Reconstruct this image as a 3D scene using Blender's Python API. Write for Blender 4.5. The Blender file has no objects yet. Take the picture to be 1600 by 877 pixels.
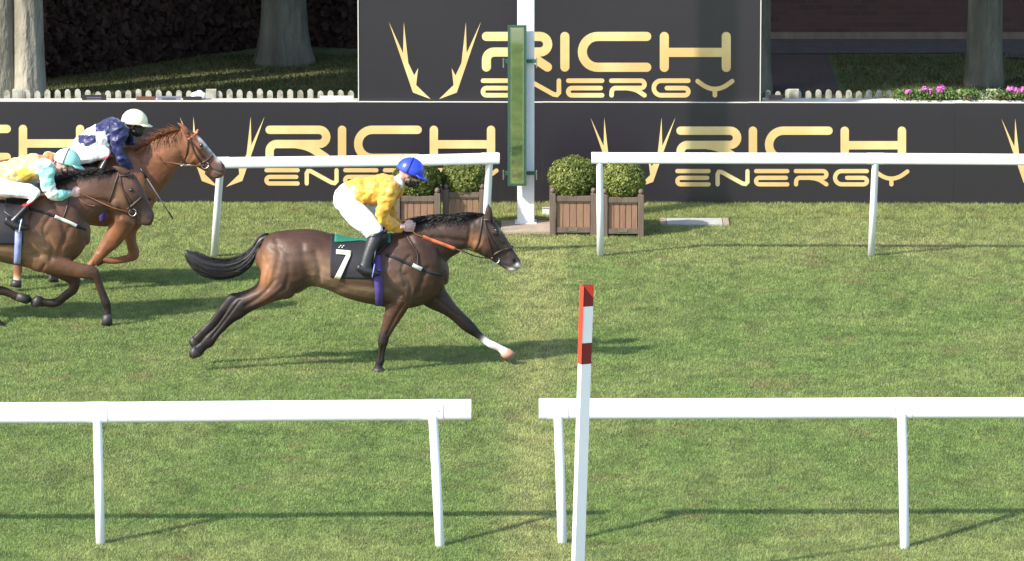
import bpy, bmesh, math, random
import numpy as np
from mathutils import Vector, Matrix
from mathutils.bvhtree import BVHTree
R = math.radians
random.seed(7); rng = np.random.default_rng(7)
SC = bpy.context.scene
COL = SC.collection

# ------------------------------------------------------------------ camera
F, CX, CY, H = 9300.0, 800.0, 438.5, 11.9
TH = math.atan((CY + 1442) / F)
cd = bpy.data.cameras.new('camera'); cam = bpy.data.objects.new('camera', cd); COL.objects.link(cam)
cam.location = (0, 0, H); cam.rotation_euler = (math.pi/2 - TH, 0, 0)
cd.sensor_width = 36; cd.lens = F/1600*36; cd.clip_start = 1; cd.clip_end = 2000
SC.camera = cam
# ------------------------------------------------------------------ sky + sun
SHX, SHY = 1.05, 0.64                     # shadow drift per metre of height
sun_dir = Vector((-SHX, -SHY, 1)).normalized()      # towards the sun
w = bpy.data.worlds.new('World'); SC.world = w; w.use_nodes = True
nt = w.node_tree; bg = nt.nodes['Background']
sky = nt.nodes.new('ShaderNodeTexSky'); sky.sky_type = 'NISHITA'; sky.sun_disc = False
sky.sun_elevation = math.asin(sun_dir.z); sky.sun_rotation = math.atan2(sun_dir.x, sun_dir.y)
nt.links.new(sky.outputs[0], bg.inputs[0]); bg.inputs[1].default_value = 0.15
sd = bpy.data.lights.new('sun', 'SUN'); sd.energy = 3.3; sd.angle = R(1.2); sd.color = (1, .945, .86)
so = bpy.data.objects.new('sun', sd); COL.objects.link(so)
so.rotation_euler = (-sun_dir).to_track_quat('-Z', 'Y').to_euler(); so.location = (-20, -10, 30)
SC.view_settings.view_transform = 'Standard'; SC.view_settings.look = 'None'
SC.view_settings.exposure = 1.18; SC.view_settings.gamma = 1
SC.cycles.use_denoising = True
SC.cycles.max_bounces = 6; SC.cycles.transparent_max_bounces = 4

# ------------------------------------------------------------------ pixel -> world on real planes
_f = Vector((0, math.cos(TH), -math.sin(TH))); _u = Vector((0, math.sin(TH), math.cos(TH)))
def ray(px, py):
    return _f + Vector((1, 0, 0))*((px-CX)/F) + _u*(-(py-CY)/F)
def G(px, py, z=0.0):
    d = ray(px, py); t = (z-H)/d.z; p = d*t; return Vector((p.x, p.y, z))
def V(px, py, Y):
    d = ray(px, py); t = Y/d.y; return Vector((d.x*t, Y, H + d.z*t))
def W(px, py, A, B):                       # vertical plane through A,B
    n = Vector((B.y-A.y, A.x-B.x, 0)); d = ray(px, py); t = (A-Vector((0, 0, H))).dot(n)/d.dot(n)
    return Vector((0, 0, H)) + d*t
def unproj(P):                             # array Nx3 -> px,py
    q = P - np.array([0, 0, H]); f = np.array(_f); u = np.array(_u)
    dz = q @ f
    return CX + F*q[:, 0]/dz, CY - F*(q @ u)/dz

# ------------------------------------------------------------------ materials
def mat(name, col=(.5, .5, .5), rough=.6, metal=0, spec=.5, vary=0, vscale=8, bump=0, bscale=60, attr=False, col2=None,
        bdist=.01, stretch=(1, 1, 1), sheen=0, coat=0, trans=0, mixlo=.35, mixhi=.65, coord='Object'):
    m = bpy.data.materials.new(name); m.use_nodes = True; n = m.node_tree; b = n.nodes['Principled BSDF']
    b.inputs['Base Color'].default_value = (*col, 1); b.inputs['Roughness'].default_value = rough
    b.inputs['Metallic'].default_value = metal; b.inputs['Specular IOR Level'].default_value = spec
    if sheen: b.inputs['Sheen Weight'].default_value = sheen
    if coat: b.inputs['Coat Weight'].default_value = coat; b.inputs['Coat Roughness'].default_value = .15
    tc = n.nodes.new('ShaderNodeTexCoord'); mp = n.nodes.new('ShaderNodeMapping'); mp.inputs['Scale'].default_value = stretch
    n.links.new(tc.outputs[coord], mp.inputs[0])
    src = None
    if attr:
        a = n.nodes.new('ShaderNodeVertexColor'); a.layer_name = 'Col'; src = a.outputs[0]
    if vary or col2:
        nz = n.nodes.new('ShaderNodeTexNoise'); nz.inputs['Scale'].default_value = vscale; nz.inputs['Detail'].default_value = 6
        n.links.new(mp.outputs[0], nz.inputs['Vector'])
        if col2:
            rp = n.nodes.new('ShaderNodeValToRGB'); rp.color_ramp.elements[0].position = mixlo; rp.color_ramp.elements[1].position = mixhi
            rp.color_ramp.elements[0].color = (*col, 1); rp.color_ramp.elements[1].color = (*col2, 1)
            n.links.new(nz.outputs[0], rp.inputs[0]); src = rp.outputs[0]
        if vary:
            mr = n.nodes.new('ShaderNodeMapRange'); mr.inputs[1].default_value = .25; mr.inputs[2].default_value = .75
            mr.inputs[3].default_value = 1-vary; mr.inputs[4].default_value = 1+vary
            n.links.new(nz.outputs[0], mr.inputs[0])
            mx = n.nodes.new('ShaderNodeVectorMath'); mx.operation = 'SCALE'
            if src: n.links.new(src, mx.inputs[0])
            else: mx.inputs[0].default_value = col
            n.links.new(mr.outputs[0], mx.inputs['Scale']); src = mx.outputs[0]
    if src: n.links.new(src, b.inputs['Base Color'])
    if bump:
        nb = n.nodes.new('ShaderNodeTexNoise'); nb.inputs['Scale'].default_value = bscale; nb.inputs['Detail'].default_value = 5
        n.links.new(mp.outputs[0], nb.inputs['Vector'])
        bp = n.nodes.new('ShaderNodeBump'); bp.inputs['Strength'].default_value = bump; bp.inputs['Distance'].default_value = bdist
        n.links.new(nb.outputs[0], bp.inputs['Height']); n.links.new(bp.outputs[0], b.inputs['Normal'])
    if trans:
        tr = n.nodes.new('ShaderNodeBsdfTranslucent'); mi = n.nodes.new('ShaderNodeMixShader'); mi.inputs[0].default_value = trans
        if src: n.links.new(src, tr.inputs[0])
        else: tr.inputs[0].default_value = (*col, 1)
        n.links.new(b.outputs[0], mi.inputs[1]); n.links.new(tr.outputs[0], mi.inputs[2])
        n.links.new(mi.outputs[0], n.nodes['Material Output'].inputs[0])
    return m

# ------------------------------------------------------------------ object helpers
def wloc(o):
    v = Vector((0, 0, 0))
    while o: v += o.location; o = o.parent
    return v
def tag(o, label=None, cat=None, group=None, kind=None):
    if label: o['label'] = label
    if cat: o['category'] = cat
    if group: o['group'] = group
    if kind: o['kind'] = kind
    return o
def thing(name, loc, label, cat, group=None):
    o = bpy.data.objects.new(name, None); COL.objects.link(o); o.location = loc; o.empty_display_size = .1
    return tag(o, label, cat, group)
class MB:
    def __init__(s): s.v = []; s.f = []
    def add(s, vs, fs):
        k = len(s.v); s.v += [tuple(v) for v in vs]; s.f += [tuple(i+k for i in f) for f in fs]; return s
    def box(s, c, d, rz=0, bev=0, rot=None):
        bm = bmesh.new(); bmesh.ops.create_cube(bm, size=1); bmesh.ops.scale(bm, vec=d, verts=bm.verts)
        if bev: bmesh.ops.bevel(bm, geom=list(bm.edges), offset=bev, segments=2, profile=.6, affect='EDGES')
        M = rot if rot is not None else Matrix.Rotation(rz, 3, 'Z')
        c = Vector(c); bm.verts.ensure_lookup_table()
        s.add([M @ v.co + c for v in bm.verts], [[v.index for v in f.verts] for f in bm.faces]); bm.free(); return s
    def tube(s, pts, r, n=8, ry=None, closed=False):
        pts = [Vector(p) for p in pts]; m = len(pts)
        rr = r if isinstance(r, (list, tuple)) else [r]*m
        vs = []; prev = None
        for i, p in enumerate(pts):
            t = (pts[min(i+1, m-1)] - pts[max(i-1, 0)]).normalized()
            if prev is None: a = t.orthogonal().normalized()
            else: a = (prev - t*prev.dot(t)).normalized()
            prev = a; b = t.cross(a)
            for k in range(n):
                an = 2*math.pi*k/n; vs.append(p + a*math.cos(an)*rr[i] + b*math.sin(an)*rr[i])
        fs = [(i*n+k, i*n+(k+1) % n, (i+1)*n+(k+1) % n, (i+1)*n+k) for i in range(m-1) for k in range(n)]
        fs += [tuple(range(n-1, -1, -1)), tuple((m-1)*n+k for k in range(n))]
        return s.add(vs, fs)
    def ell(s, c, r, rot=None, seg=20, rings=12):
        c = Vector(c); vs = [c + (rot @ Vector((0, 0, r[2])) if rot else Vector((0, 0, r[2])))]
        for i in range(1, rings):
            ph = math.pi*i/rings
            for k in range(seg):
                th = 2*math.pi*k/seg; q = Vector((r[0]*math.sin(ph)*math.cos(th), r[1]*math.sin(ph)*math.sin(th), r[2]*math.cos(ph)))
                vs.append(c + (rot @ q if rot else q))
        q = Vector((0, 0, -r[2])); vs.append(c + (rot @ q if rot else q))
        fs = [(0, 1+k, 1+(k+1) % seg) for k in range(seg)]
        for i in range(rings-2):
            a = 1+i*seg; b = a+seg
            fs += [(a+k, b+k, b+(k+1) % seg, a+(k+1) % seg) for k in range(seg)]
        a = 1+(rings-2)*seg; L = len(vs)-1
        fs += [(a+k, L, a+(k+1) % seg) for k in range(seg)]
        return s.add(vs, fs)
    def mesh(s, name='m'):
        me = bpy.data.meshes.new(name); me.from_pydata(s.v, [], s.f); return me
    def build(s, name, m, parent=None, smooth=True, rel=True):
        me = s.mesh(name); return link(name, me, m, parent, smooth, rel)
def link(name, me, m, parent=None, smooth=True, rel=True):
    o = bpy.data.objects.new(name, me); COL.objects.link(o)
    if m: me.materials.append(m)
    if parent:
        if rel:
            L = wloc(parent); me.transform(Matrix.Translation(-L))
        o.parent = parent
    if smooth: me.polygons.foreach_set('use_smooth', [True]*len(me.polygons))
    return o
def catmull(rows, sub=3):                   # rows: list of arrays
    rows = [np.array(r, float) for r in rows]; out = []
    for i in range(len(rows)-1):
        p0 = rows[max(i-1, 0)]; p1 = rows[i]; p2 = rows[i+1]; p3 = rows[min(i+2, len(rows)-1)]
        for k in range(sub):
            t = k/sub
            out.append(.5*((2*p1)+(p2-p0)*t+(2*p0-5*p1+4*p2-p3)*t*t+(3*p1-p0-3*p2+p3)*t**3))
    out.append(rows[-1]); return out
def loft(mb, st, Yc, off=0, n=22, sub=3, infl=0, pw=1.0, endround=True):
    """st: (ax,ay,bx,by,hw[,off]) in photo pixels on the vertical plane Yc+off; closed tube of elliptical rings."""
    rows = [list(s)+[off] if len(s) == 5 else list(s) for s in st]
    rows = catmull(rows, sub); rings = []
    for s in rows:
        A = V(s[0], s[1], Yc+s[5]); B = V(s[2], s[3], Yc+s[5]); c = (A+B)/2; u = (A-B)/2
        if infl: u = u.normalized()*(u.length+infl)
        rings.append((c, u, max(s[4], .003)+infl))
    if endround:                            # soften both ends
        def cap(r0, r1):
            c0, u0, h0 = r0; d = (c0 - r1[0]).normalized(); L = min(u0.length, h0)*.55
            return [(c0 + d*L*.5, u0*.83, h0*.83), (c0 + d*L*.85, u0*.5, h0*.5)]
        a = cap(rings[0], rings[1]); b = cap(rings[-1], rings[-2]); rings = a[::-1]+rings+b
    vs = []
    for c, u, h in rings:
        for k in range(n):
            t = 2*math.pi*k/n; ct, s_ = math.cos(t), math.sin(t)
            ct = math.copysign(abs(ct)**pw, ct); s_ = math.copysign(abs(s_)**pw, s_)
            vs.append(c + u*ct + Vector((0, h*s_, 0)))
    m = len(rings)
    fs = [(i*n+k, i*n+(k+1) % n, (i+1)*n+(k+1) % n, (i+1)*n+k) for i in range(m-1) for k in range(n)]
    fs += [tuple(range(n-1, -1, -1)), tuple((m-1)*n+k for k in range(n))]
    mb.add(vs, fs)
def remesh(mb, vox, smooth=6, fac=.5):
    me = mb.mesh('tmp'); bm = bmesh.new(); bm.from_mesh(me)
    bmesh.ops.recalc_face_normals(bm, faces=bm.faces); bm.to_mesh(me); bm.free()
    o = bpy.data.objects.new('tmp', me); COL.objects.link(o)
    r = o.modifiers.new('r', 'REMESH'); r.mode = 'VOXEL'; r.voxel_size = vox
    if smooth: s = o.modifiers.new('s', 'SMOOTH'); s.iterations = smooth; s.factor = fac
    dg = bpy.context.evaluated_depsgraph_get(); out = bpy.data.meshes.new_from_object(o.evaluated_get(dg))
    bpy.data.objects.remove(o); return out
def getv(me):
    a = np.empty(len(me.vertices)*3); me.vertices.foreach_get('co', a); return a.reshape(-1, 3)
def getn(me):
    a = np.empty(len(me.vertices)*3); me.vertices.foreach_get('normal', a); return a.reshape(-1, 3)
def setv(me, v): me.vertices.foreach_set('co', v.ravel()); me.update()
def setcol(me, c):
    at = me.color_attributes.new('Col', 'FLOAT_COLOR', 'POINT')
    a = np.ones((len(c), 4)); a[:, :3] = c; at.data.foreach_set('color', a.ravel())
# value noise
_T = rng.random((64, 64, 64))
def vnoise(x, y, z=0*1.0):
    x = np.asarray(x, float); y = np.asarray(y, float); z = np.broadcast_to(np.asarray(z, float), x.shape)
    xi, yi, zi = np.floor(x).astype(int), np.floor(y).astype(int), np.floor(z).astype(int)
    fx, fy, fz = x-xi, y-yi, z-zi
    fx, fy, fz = [t*t*(3-2*t) for t in (fx, fy, fz)]
    r = 0
    for a in (0, 1):
        for b in (0, 1):
            for c in (0, 1):
                r = r + _T[(xi+a) % 64, (yi+b) % 64, (zi+c) % 64]*(fx if a else 1-fx)*(fy if b else 1-fy)*(fz if c else 1-fz)
    return r
def fbm(x, y, z=0., o=4):
    s = 0; a = 1; t = 0
    for i in range(o): s = s + a*vnoise(x*2**i+7*i, y*2**i+3*i, z*2**i); t += a; a *= .5
    return s/t

# ------------------------------------------------------------------ palette
M_white = mat('white_plastic', (.80, .80, .79), .35, vary=.04, vscale=3)
M_whitepaint = mat('white_paint', (.78, .79, .80), .45, vary=.05, vscale=5, bump=.1)
M_board = mat('board_vinyl', (.0165, .0120, .0175), .36, spec=.85, vary=.10, vscale=1.2, bump=.05, bscale=6)
M_edge = mat('board_edge', (.62, .60, .52), .6)
M_gold = mat('gold_vinyl', (.66, .45, .17), .5, col2=(.68, .56, .25), vscale=1.1, mixlo=.42, mixhi=.58, vary=.16)
M_oak = mat('weathered_frame', (.150, .108, .078), .75, vary=.25, vscale=9, bump=.5, bscale=40, stretch=(1, 1, .15))
M_plank = mat('planter_planks', (.33, .185, .11), .7, col2=(.22, .125, .075), vscale=7, bump=.4, bscale=50, stretch=(3, 3, .3))
M_green = mat('green_metal', (.035, .10, .06), .4)
M_mirror = mat('mirror_glass', (.95, .97, .94), .03, metal=1)
M_conc = mat('concrete', (.42, .38, .33), .85, vary=.2, vscale=9, bump=.4)
M_pale = mat('pale_concrete', (.40, .39, .36), .85, vary=.12, vscale=7)
M_slab = mat('plinth_paving', (.34, .27, .20), .85, vary=.25, vscale=6, bump=.5)
M_redp = mat('red_paint', (.17, .010, .012), .4, vary=.06)
M_orange = mat('fluorescent_orange', (.75, .045, .02), .45)
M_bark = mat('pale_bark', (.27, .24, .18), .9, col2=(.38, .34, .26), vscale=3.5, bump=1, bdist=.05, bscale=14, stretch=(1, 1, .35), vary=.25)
M_bark_shade = mat('shade_toned_bark', (.085, .082, .062), .95, col2=(.12, .115, .085), vscale=4, bump=1, bdist=.06, bscale=16, stretch=(1, 1, .3), vary=.35)  # bark colour darkened to stand in for shade on the trunks
M_picket = mat('picket_paint', (.52, .49, .38), .7, col2=(.30, .28, .2), vscale=11, mixlo=.45, mixhi=.6)
M_leather = mat('black_leather', (.014, .013, .014), .42, coat=.1, bump=.2, bscale=30)
M_strap = mat('bridle_leather', (.045, .022, .014), .5)
M_steel = mat('steel', (.7, .7, .72), .25, metal=1)
M_skin = mat('skin', (.55, .30, .21), .5, vary=.06, vscale=20)
M_pinkglove = mat('pale_skin', (.66, .42, .36), .5)
M_breech = mat('white_breeches', (.74, .74, .75), .65, bump=.5, bdist=.03, bscale=14)
M_mask = mat('dark_mask', (.018, .016, .018), .6)
M_hoofd = mat('dark_hoof', (.035, .03, .028), .5)

# ------------------------------------------------------------------ ground
def sheet(name, pts, z, m, kind='structure', label=None):
    mb = MB(); mb.add([(p[0], p[1], z) for p in pts], [tuple(range(len(pts)))])
    o = mb.build(name, m, None, False); tag(o, label, None, None, kind); return o
M_turf = mat('turf_soil', (.10, .14, .045), .95, col2=(.15, .17, .065), vscale=1.3, bump=1, bscale=30, vary=.15)
sheet('ground', [(-900, -900), (900, -900), (900, 900), (-900, 900)], 0, M_turf)

YB0, YB1 = G(0, 316), G(1600, 320.5)
YBm = (YB0.y+YB1.y)/2
FENCE_Y = YBm + 1.15

def _rc(x0, x1, yb, yt): a, b = G(x0, yb), G(x1, yt); return (a.x, b.x, a.y-.01, b.y+.01)
EXC = [_rc(1032, 1138, 353, 344), _rc(783, 925, 366.5, 349.5)]
def grass_mesh():
    vs = []; cs = []
    def region(n, y0, y1, hmin, hmax, wd, lawn=False):
        Y = rng.uniform(y0, y1, n); X = rng.uniform(-1, 1, n)*(0.0885*Y+.7)
        big = fbm(X*.55, Y*.42, 0., 3); mid = fbm(X*2.1+9, Y*1.3, 3.3, 3); fine = rng.random(n)
        clump = fbm(X*8, Y*7, 5.5, 3)
        keep = np.ones(n, bool)
        if not lawn: keep = rng.random(n) < (.75+.35*clump)
        for ex in EXC: keep &= ~((X > ex[0]) & (X < ex[1]) & (Y > ex[2]) & (Y < ex[3]))
        if lawn: keep &= (Y < G(800, 87).y) & ~((X > G(1204, 110).x-.1) & (X < G(1308, 110).x) & (Y > G(800, 144).y))
        X, Y, big, mid, fine, clump = [a[keep] for a in (X, Y, big, mid, fine, clump)]; n = len(X)
        h = rng.uniform(hmin, hmax, n)*(.8+.4*clump); a = rng.uniform(0, 2*np.pi, n); lean = rng.normal(0, .45, (n, 2))*h[:, None]
        dx = np.cos(a)*wd*rng.uniform(.6, 1.3, n); dy = np.sin(a)*wd
        p = np.zeros((n, 3, 3)); p[:, 0, 0] = X-dx; p[:, 0, 1] = Y-dy; p[:, 1, 0] = X+dx; p[:, 1, 1] = Y+dy
        p[:, 2, 0] = X+lean[:, 0]; p[:, 2, 1] = Y+lean[:, 1]; p[:, 2, 2] = h
        g = np.array([.222, .312, .092]); yel = np.array([.385, .385, .155]); dk = np.array([.180, .268, .075]); str_ = np.array([.48, .40, .21])
        t = np.clip((big-.42)*2.2, 0, 1)*.28 + np.clip((mid-.44)*3, 0, 1)*.28 + np.clip((clump-.5)*2, 0, 1)*.15
        c = g*(1-t)[:, None] + yel*t[:, None]
        d = np.clip((.5-mid)*3, 0, 1)*.55; c = c*(1-d)[:, None] + dk*d[:, None]
        if not lawn:
            px, py = unproj(np.stack([X, Y, 0*X], 1))
            far = np.clip((Y-58.9)/1.6, 0, 1)*.42                                # rougher, yellower strip by the boards
            line = np.exp(-((X-.19-.3*(mid-.5))/.30)**2)*(.62+.4*np.clip((mid-.35)*3, 0, 1))                    # worn finishing line
            near = np.clip((48.6-Y)/.6, 0, 1)*.3*np.clip((big-.35)*4, 0, 1)
            patch = np.exp(-(((X-4.3)/1.5)**2+((Y-60.7)/.5)**2))*.5*np.clip((mid-.3)*3, 0, 1)
            k = np.clip(far+line+near, 0, .8); c = c*(1-k)[:, None] + yel*1.12*k[:, None]
            c = c*(1-patch)[:, None] + str_*patch[:, None]
        tk = np.clip((clump-.5)*1.0, -.16, .16); c = c*(1+tk)[:, None]
        dash = fbm(X*6.5+20, Y*4.2, 8.1, 3); k_ = np.clip((dash-.57)*7, 0, 1)*.24; c = c*(1-k_)[:, None]
        soil = np.clip((fbm(X*2.6+5, Y*5, 12.2, 3)-.66)*9, 0, 1)*.5; c = c*(1-soil)[:, None]+np.array([.30, .22, .11])*soil[:, None]
        s = .6*(fine > .93)*np.clip(.35+t, 0, 1); c = c*(1-s)[:, None] + str_*.9*s[:, None]
        c *= rng.uniform(.84, 1.16, n)[:, None]
        vs.append(p.reshape(-1, 3)); cs.append(np.repeat(c, 3, 0))
    region(1700000, 45.2, YBm-.02, .012, .027, .0042)
    region(90000, YBm-.9, YBm-.01, .02, .045, .004)
    region(170000, YBm+.6, 79, .03, .05, .008, True); cs[-1] *= np.array([.42, .30, .30])  # lawn blades darkened and browned, tree shade put into their colour
    P = np.concatenate(vs); C = np.concatenate(cs); n = len(P)//3
    me = bpy.data.meshes.new('grass'); me.vertices.add(len(P)); me.vertices.foreach_set('co', P.ravel())
    me.loops.add(len(P)); me.loops.foreach_set('vertex_index', np.arange(len(P), dtype=np.int32))
    me.polygons.add(n); me.polygons.foreach_set('loop_start', np.arange(0, len(P), 3, dtype=np.int32))
    me.update(); setcol(me, C); return me
M_grass = mat('grass_blades', attr=True, rough=.55, spec=.25, trans=.35)
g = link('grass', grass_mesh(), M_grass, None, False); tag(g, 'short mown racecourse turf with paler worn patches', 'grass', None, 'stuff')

# ------------------------------------------------------------------ advertising boards
def stroke_poly(pts, wd, round_=True):
    """outline quads of a round ended stroke through 2D pts"""
    P = [np.array(p, float) for p in pts]; L = []; Rr = []
    P = [P[0]]+[P[i] for i in range(1, len(P)) if np.linalg.norm(P[i]-P[i-1]) > .05]
    for i, p in enumerate(P):
        if i == 0: t = P[1]-P[0]
        elif i == len(P)-1: t = P[-1]-P[-2]
        else:
            a = (P[i]-P[i-1]); b = P[i+1]-P[i]; t = a/np.linalg.norm(a)+b/np.linalg.norm(b)
        t = t/np.linalg.norm(t); nn = np.array([-t[1], t[0]]); k = 1
        if 0 < i < len(P)-1:
            a = (P[i]-P[i-1]); a = a/np.linalg.norm(a); k = 1/max(abs(a @ t), .5)
        L.append(p+nn*wd/2*k); Rr.append(p-nn*wd/2*k)
    def cap(p, t):
        t = t/np.linalg.norm(t); nn = np.array([-t[1], t[0]])
        return [p + wd/2*(nn*math.cos(x)+t*math.sin(x)) for x in [math.pi*k/8 for k in range(1, 8)]]
    polys = [[L[i], L[i+1], Rr[i+1], Rr[i]] for i in range(len(P)-1)]
    if round_:
        polys.append([L[-1]]+cap(P[-1], P[-1]-P[-2])+[Rr[-1]])
        polys.append([Rr[0]]+cap(P[0], P[0]-P[1])+[L[0]])
    return polys
def arc(cx, cy, r, a0, a1, n=10):
    return [(cx+r*math.cos(R(a0+(a1-a0)*i/n)), cy+r*math.sin(R(a0+(a1-a0)*i/n))) for i in range(n+1)]
def bez(p0, p1, p2, n=8):
    return [tuple((1-t)**2*np.array(p0)+2*t*(1-t)*np.array(p1)+t*t*np.array(p2)) for t in [i/n for i in range(n+1)]]
B_, S_ = 14.2, 7.1
LET = {}      # letter -> list of (width, pts, cap) in the photo's upper-board pixels
LET['R'] = [(B_, [(760, 57.1)]+arc(843.7, 69.3, 12.2, -90, 90)+[(772, 81.5)]+arc(772, 93.5, 12, -90, -180, 6)+[(760, 105)], 1),
            (B_, bez((806, 82), (826, 84), (839, 94), 5)+[(855.5, 105)], 1)]
LET['I'] = [(B_, [(882.6, 57.1), (882.6, 105)], 1)]
LET['C'] = [(B_, [(1010.6, 57.1)]+arc(934, 81.2, 24.1, -90, -270, 16)+[(1010.6, 105.3)], 1)]
LET['H'] = [(B_, [(1038, 57.1), (1038, 105.5)], 1), (B_, [(1134.8, 57.1), (1134.8, 105.5)], 1), (B_, [(1045.1, 82), (1127.7, 82)], 0)]
def E(x): return [(S_, [(x, 126.3), (x+52.8, 126.3)], 1),
                  (S_, [(x+50.5, 137.8), (x+6, 137.8)]+arc(x+5.5, 143.4, 5.6, -90, -270, 8)+[(x+52.8, 149)], 1)]
LET['e1'] = E(754.7); LET['e2'] = E(888)
LET['n'] = [(S_, [(822.8, 149), (822.8, 131.5), (825, 127.6), (829.5, 127.8), (865, 147.6), (870, 148.4), (873.3, 145), (873.3, 126.3)], 1)]
LET['r'] = [(S_, [(955.2, 126.3)]+arc(1001.3, 132, 5.7, -90, 90)+[(963, 137.8)]+arc(962.5, 144.5, 6.8, -90, -180, 5)+[(955.6, 149)], 1),
            (S_, bez((980, 137.9), (992, 139), (998, 143), 5)+[(1007, 149)], 1)]
LET['g'] = [(S_, [(1075.5, 126.3)]+arc(1033, 137.65, 11.35, -90, -270, 14)+arc(1070, 143.4, 5.6, 90, -90, 8)+[(1042, 137.8)], 1)]
LET['y'] = [(S_, [(1090.2, 127)]+bez((1096, 131.5), (1117, 147), (1138, 131.5), 10)+[(1144, 127)], 1), (S_, [(1117, 142), (1117, 149)], 1)]
ANT = [(607.6, 34.5), (629.8, 83), (631, 34.5), (638, 98.5), (647.2, 118), (653.4, 106.3), (650.3, 133), (672.9, 155), (645.2, 144.7)]
def logo(sel, conv, A, B, parent, base):
    """build chosen glyphs on the vertical plane A-B, standing 'base' proud"""
    nrm = Vector((B.y-A.y, A.x-B.x, 0)).normalized()
    if nrm.y > 0: nrm = -nrm
    k = 0
    def prism(name, polys, depth):
        mb = MB()
        for pl in polys:
            q = [W(*conv(*p), A, B) for p in pl]; n = len(q)
            vs = [v+nrm*depth for v in q]+[v+nrm*(base-.001) for v in q]
            mb.add(vs, [tuple(range(n))]+[(i, n+i, n+(i+1) % n, (i+1) % n) for i in range(n)])
        return mb
    for key in sel:
        if key == 'antler':
            for mir in (0, 1):
                pts = [(1359-p[0], p[1]) if mir else p for p in ANT]
                tris = [(0, 1, 8), (1, 2, 3), (1, 3, 8), (3, 4, 8), (4, 5, 6), (4, 6, 8), (6, 7, 8)]
                mb = prism('x', [[pts[i] for i in t] for t in tris], base+.003)
                mb.build('antler_emblem', M_gold, parent, False)
        else:
            mb = MB()
            for j, (wd, pts, cp) in enumerate(LET[key]):
                t = prism('x', stroke_poly(pts, wd, cp), base+.003+.0012*j); mb.add(t.v, t.f)
            mb.build('lettering', M_gold, parent, False)
def panel(A, B, px0, px1, ytop, ybot, label, group, back=0, thick=.03):
    P0 = W(px0, ybot, A, B); P1 = W(px1, ybot, A, B); T0 = W((px0+px1)/2, ytop, A, B)
    if ybot > 300: P0.z = P1.z = 0.0
    zt = T0.z; zb = P0.z; c = (P0+P1)/2
    t = thing('advertising_board', (c.x, c.y, zb), label, 'advertising board', group)
    d = (P1-P0); L = d.length-.0015; rz = math.atan2(d.y, d.x)
    nb = Vector((d.y, -d.x, 0)).normalized()
    if nb.y > 0: nb = -nb
    mb = MB().box(c - nb*thick/2 + Vector((0, 0, (zt-zb)/2)), (L, thick, zt-zb-.012), rz); mb.build('panel', M_board, t, False)
    mb = MB().box(c - nb*thick/2 + Vector((0, 0, zt-zb-.0)), (L, thick+.004, .007), rz); mb.build('top_edge_trim', M_edge, t, False)
    for s in (-1, 1):     # rear props
        q = c + d*(.4*s)/1 - nb*(thick+.001)
        mb = MB().box(q - nb*.02 + Vector((0, 0, (zt-zb)*.48)), (.05, .038, (zt-zb)*.96), rz)
        mb.build('rear_batten', M_oak, t, False)
    return t
def lowconv(s):
    return lambda x, y: (421.3+.923*(x-760)+642*s, 203+.912*(y-57.1)+1.4*s)
seams = [-437, -116, 205, 526, 847, 1168, 1490, 1811]
names = ['lower black board out beyond the left edge', 'lower black board behind the rider in cream and teal silks, gold H on it',
         'lower black board behind the chestnut head, gold antlers and first gold letters',
         'lower black board behind the blue helmet, ending beside the mirror',
         'lower black board behind the two right hand planters, with gold antlers', 'lower black board at right with gold letters, left of the seam',
         'lower black board at far right edge, start of another gold antler']
glyph_at = [['H', 'y'], [], [], [], [], [], []]
boards = []
for i in range(7):
    t = panel(YB0, YB1, seams[i], seams[i+1], 158.6+.0016*(seams[i]+160), 318, names[i], 'lower row of black boards with gold lettering')
    boards.append(t)
for s in (-1, 0, 1, 2):
    cv = lowconv(s)
    for key in ['antler', 'R', 'I', 'C', 'H', 'e1', 'n', 'e2', 'r', 'g', 'y']:
        cxs = 640 if key == 'antler' else np.mean([p[0] for wd, pts, c in LET[key] for p in pts])
        x = cv(cxs, 80)[0]
        for i in range(7):
            if seams[i] <= x < seams[i+1]: logo([key], cv, YB0, YB1, boards[i], .0)
UA, UB = YB0+Vector((0, .06, 0)), YB1+Vector((0, .06, 0))
def upper():
    zt = W(800, -60, UA, UB).z; zb = W(800, 160.5, UA, UB).z
    P0 = W(561, 150, UA, UB); P1 = W(1187, 150, UA, UB); P0.z = P1.z = 0
    d = P1-P0; rz = math.atan2(d.y, d.x); c = (P0+P1)/2; L = d.length
    t = thing('advertising_board', (c.x, c.y, 0), 'tall upper black board with large gold antlers and letters behind the winning post', 'advertising board')
    MB().box(c+Vector((0, .015, (zt+zb)/2)), (L, .03, zt-zb), rz).build('panel', M_board, t, False)
    for P, s in ((P0, -1), (P1, 1)):
        MB().box(P+Vector((s*.005, .012, (zt+zb)/2)), (.010, .04, zt-zb), rz).build('side_edge_trim', M_edge, t, False)
    MB().box(c+Vector((0, .012, zb-.006)), (L, .04, .010), rz).build('bottom_edge_trim', M_edge, t, False)
    for k in (-.42, -.14, .14, .42):
        MB().box(c+d*k+Vector((0, .085, zt/2)), (.07, .07, zt), rz).build('support_post', M_oak, t, False)
    logo(['antler', 'R', 'I', 'C', 'H', 'e1', 'n', 'e2', 'r', 'g', 'y'], lambda x, y: (x, y), UA, UB, t, .0)
upper()

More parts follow.
